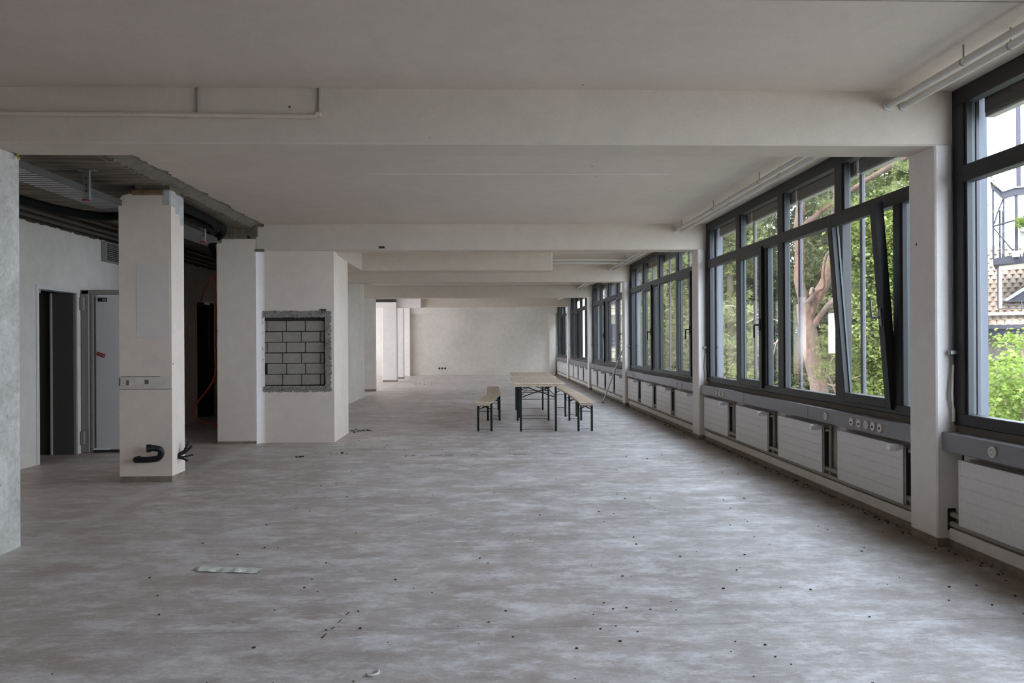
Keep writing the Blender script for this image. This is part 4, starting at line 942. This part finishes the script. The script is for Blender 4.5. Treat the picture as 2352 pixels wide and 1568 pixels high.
hb(MB(org), -1.5, 6, -.12, .02, 1.70, 1.80).build('gutter', M_STEELD, hs)
hb(MB(org), -1.5, 6, .05, .62, 1.55, 1.70).build('eaves', M_STEELD, hs)
# dormer with sloped tin roof and small balcony rail
def P_(x, y, z): return Hm @ Vector((x, y, z))
def prism(mb, pts, y0, y1):                       # polygon in local x,z extruded along local y
    n = len(pts); k = len(mb.v); mb.v += [P_(x, y0, z) for x, z in pts] + [P_(x, y1, z) for x, z in pts]
    mb.f.append(tuple(range(k, k + n))); mb.f.append(tuple(range(k + 2 * n - 1, k + n - 1, -1)))
    for i in range(n): mb.f.append((k + i, k + i + n, k + (i + 1) % n + n, k + (i + 1) % n))
    return mb
prism(MB(org), [(.36, 2.40), (.95, 2.80), (2.2, 2.80), (2.2, 2.40)], .30, 1.6).build('dormer_side', M_STEELD, hs)
prism(MB(org), [(.30, 2.42), (.93, 2.86), (2.2, 2.86), (2.2, 2.79), (.96, 2.79), (.40, 2.40)], .24, 1.6).build('dormer_roof', M_STEELD2, hs)
for z in (2.20, 2.30, 2.38): MB(org).tube([P_(.22, .02, z), P_(1.9, .02, z)], .014, 6).build('dormer_rail', M_RAIL, hs)
for x in (.22, .70, 1.2, 1.9): MB(org).tube([P_(x, .02, 2.12), P_(x, .02, 2.40)], .016, 6).build('rail_post', M_RAIL, hs)
hb(MB(org), -.9, 4, .0, .16, 2.04, 2.12).build('roof_flashing', M_STEELD2, hs)
og = thing('glass_oriel', (HX, HY, 3.3), 'steel and glass oriel raised on beige posts above the tiled roof', 'oriel'); org = (HX, HY, 3.3)
prism(MB(org), [(.12, 3.27), (.12, 3.42), (.62, 3.50), (3, 3.56), (3, 3.36)], -.36, 1.2).build('floor_beam', M_STEELD, og)
hb(MB(org), .23, .30, -.28, -.2, 2.20, 3.27).build('post', M_BEIGEM, og)
hb(MB(org), .20, .232, -.30, -.18, 2.20, 3.27).build('post_flange', M_STEELD, og)
prism(MB(org), [(.24, 3.12), (.24, 3.24), (3, 3.44), (3, 3.30)], -.30, -.2).build('post_beam', M_BEIGEM, og)
prism(MB(org), [(.20, 3.24), (.20, 3.265), (3, 3.47), (3, 3.44)], -.34, -.16).build('beam_flange', M_STEELD, og)
for x, y, w, z1 in ((.125, -.3, .022, 5.2), (.345, -.28, .018, 4.9), (.605, -.36, .036, 4.95), (.235, .7, .02, 4.75), (.30, .9, .02, 4.75), (1.2, -.4, .036, 5.0)):
    hb(MB(org), x - w, x + w, y - .03, y + .03, 3.42, z1).build('steel_post', M_STEELD, og)
prism(MB(org), [(.085, 5.16), (.075, 5.32), (.30, 5.08), (.335, 4.86)], -.38, -.30).build('ring_beam', M_STEELD, og)
prism(MB(org), [(.335, 4.86), (.30, 5.03), (.56, 5.09), (3, 5.12), (3, 4.94), (.6, 4.93)], -.42, -.34).build('ring_beam', M_STEELD, og)
prism(MB(org), [(.07, 5.33), (.05, 5.36), (.33, 5.06), (.33, 5.03)], -.46, .8).build('roof_sheet', M_STEELD2, og)
prism(MB(org), [(.33, 5.03), (.33, 5.06), (.56, 5.12), (3, 5.15), (3, 5.12), (.56, 5.09)], -.46, .8).build('roof_sheet', M_STEELD2, og)
MB(org).tube([P_(.13, -.33, 4.22), P_(.60, -.37, 4.33)], .022, 6).build('mid_rail', M_STEELD, og)
MB(org).tube([P_(.60, -.37, 4.33), P_(3, -.37, 4.38)], .022, 6).build('mid_rail', M_STEELD, og)
MB(org).tube([P_(.15, -.33, 4.16), P_(.58, -.37, 3.52)], .016, 6).build('bracing', M_STEELD, og)
MB(org).tube(catmull([P_(.335, -.33, 4.86), P_(.22, -.33, 4.55), P_(.15, -.33, 4.28)], 4), .018, 6).build('bracing', M_STEELD, og)
hb(MB(org), .60, .70, .2, .5, 5.1, 7.4).build('chimney', M_STEELD, og)
for a_, b_ in (((.15, -.3), (.57, -.34)), ((.65, -.36), (1.15, -.4)), ((1.25, -.4), (3., -.4))):
    mb = MB(org); mb.quad(*[Hm @ Vector(p) for p in ((*a_, 3.45), (*b_, 3.5), (*b_, 4.95), (*a_, 4.9))]); mb.build('glass_pane', M_OGLASS, og)
for k in range(7): hb(MB(org), .70 + k * .07, .73 + k * .07, -.62, -.60, 3.42, 3.95).build('balcony_bar', M_RENDER, og)
hb(MB(org), .66, 2.2, -.64, -.58, 3.92, 3.98).build('balcony_rail', M_RENDER, og)
hb(MB(org), .52, .68, -.60, -.5, 3.42, 3.56).build('balcony_bracket', M_RENDER, og)
gx_, gy_, gz_ = Hm @ Vector((.80, -.66, 4.08))
V, Fc = needles(clumped([(gx_, gy_, gz_ + .08, .16, .12, .14)], 120, 10, .07), 9, .26, .005, (gx_, gy_, gz_), .9, 0)
gp = thing('potted_grass', (gx_, gy_, gz_), 'tuft of ornamental grass on the balcony by the oriel', 'plant'); mesh_np('blades', V, Fc, M_GINKGO, gp, 3)
MB((gx_, gy_, gz_)).bbox(gx_ - .12, gx_ + .12, gy_ - .08, gy_ + .08, gz_ - .10, gz_ + .02, .02).build('planter', M_RENDER, gp)
# far cream apartment building
ap = thing('apartment_building', (10, 52, -4), 'cream apartment building with balconies far beyond the fourth bay', 'building'); org = (10, 52, -4)
MB(org).box(6.9, 14, 48, 56, -4, 6.4).build('wall', M_CREAM, ap)
MB(org).box(6.6, 14.2, 47.6, 56.4, 6.4, 7.3).build('roof', M_ROOFR, ap)
for z in (-2, .6, 3.2, 5.6):
    b_ = MB(org).box(6.7, 10.2, 46.9, 48, z - .12, z).build('balcony_slab', M_RENDER, ap)
    for q in range(4): MB(org).tube([(6.7, 46.95, z + .25 * (q + 1)), (10.2, 46.95, z + .25 * (q + 1))], .03, 5).build('balcony_rail', M_RAIL, b_)
    for x in (7.3, 8.7, 10.8): 
        wn = MB(org).box(x, x + .8, 47.96, 48.02, z + .5, z + 2.0).build('window', M_RENDER, ap); MB(org).box(x + .06, x + .74, 47.93, 47.97, z + .56, z + 1.94).build('pane', M_STEELD, wn)
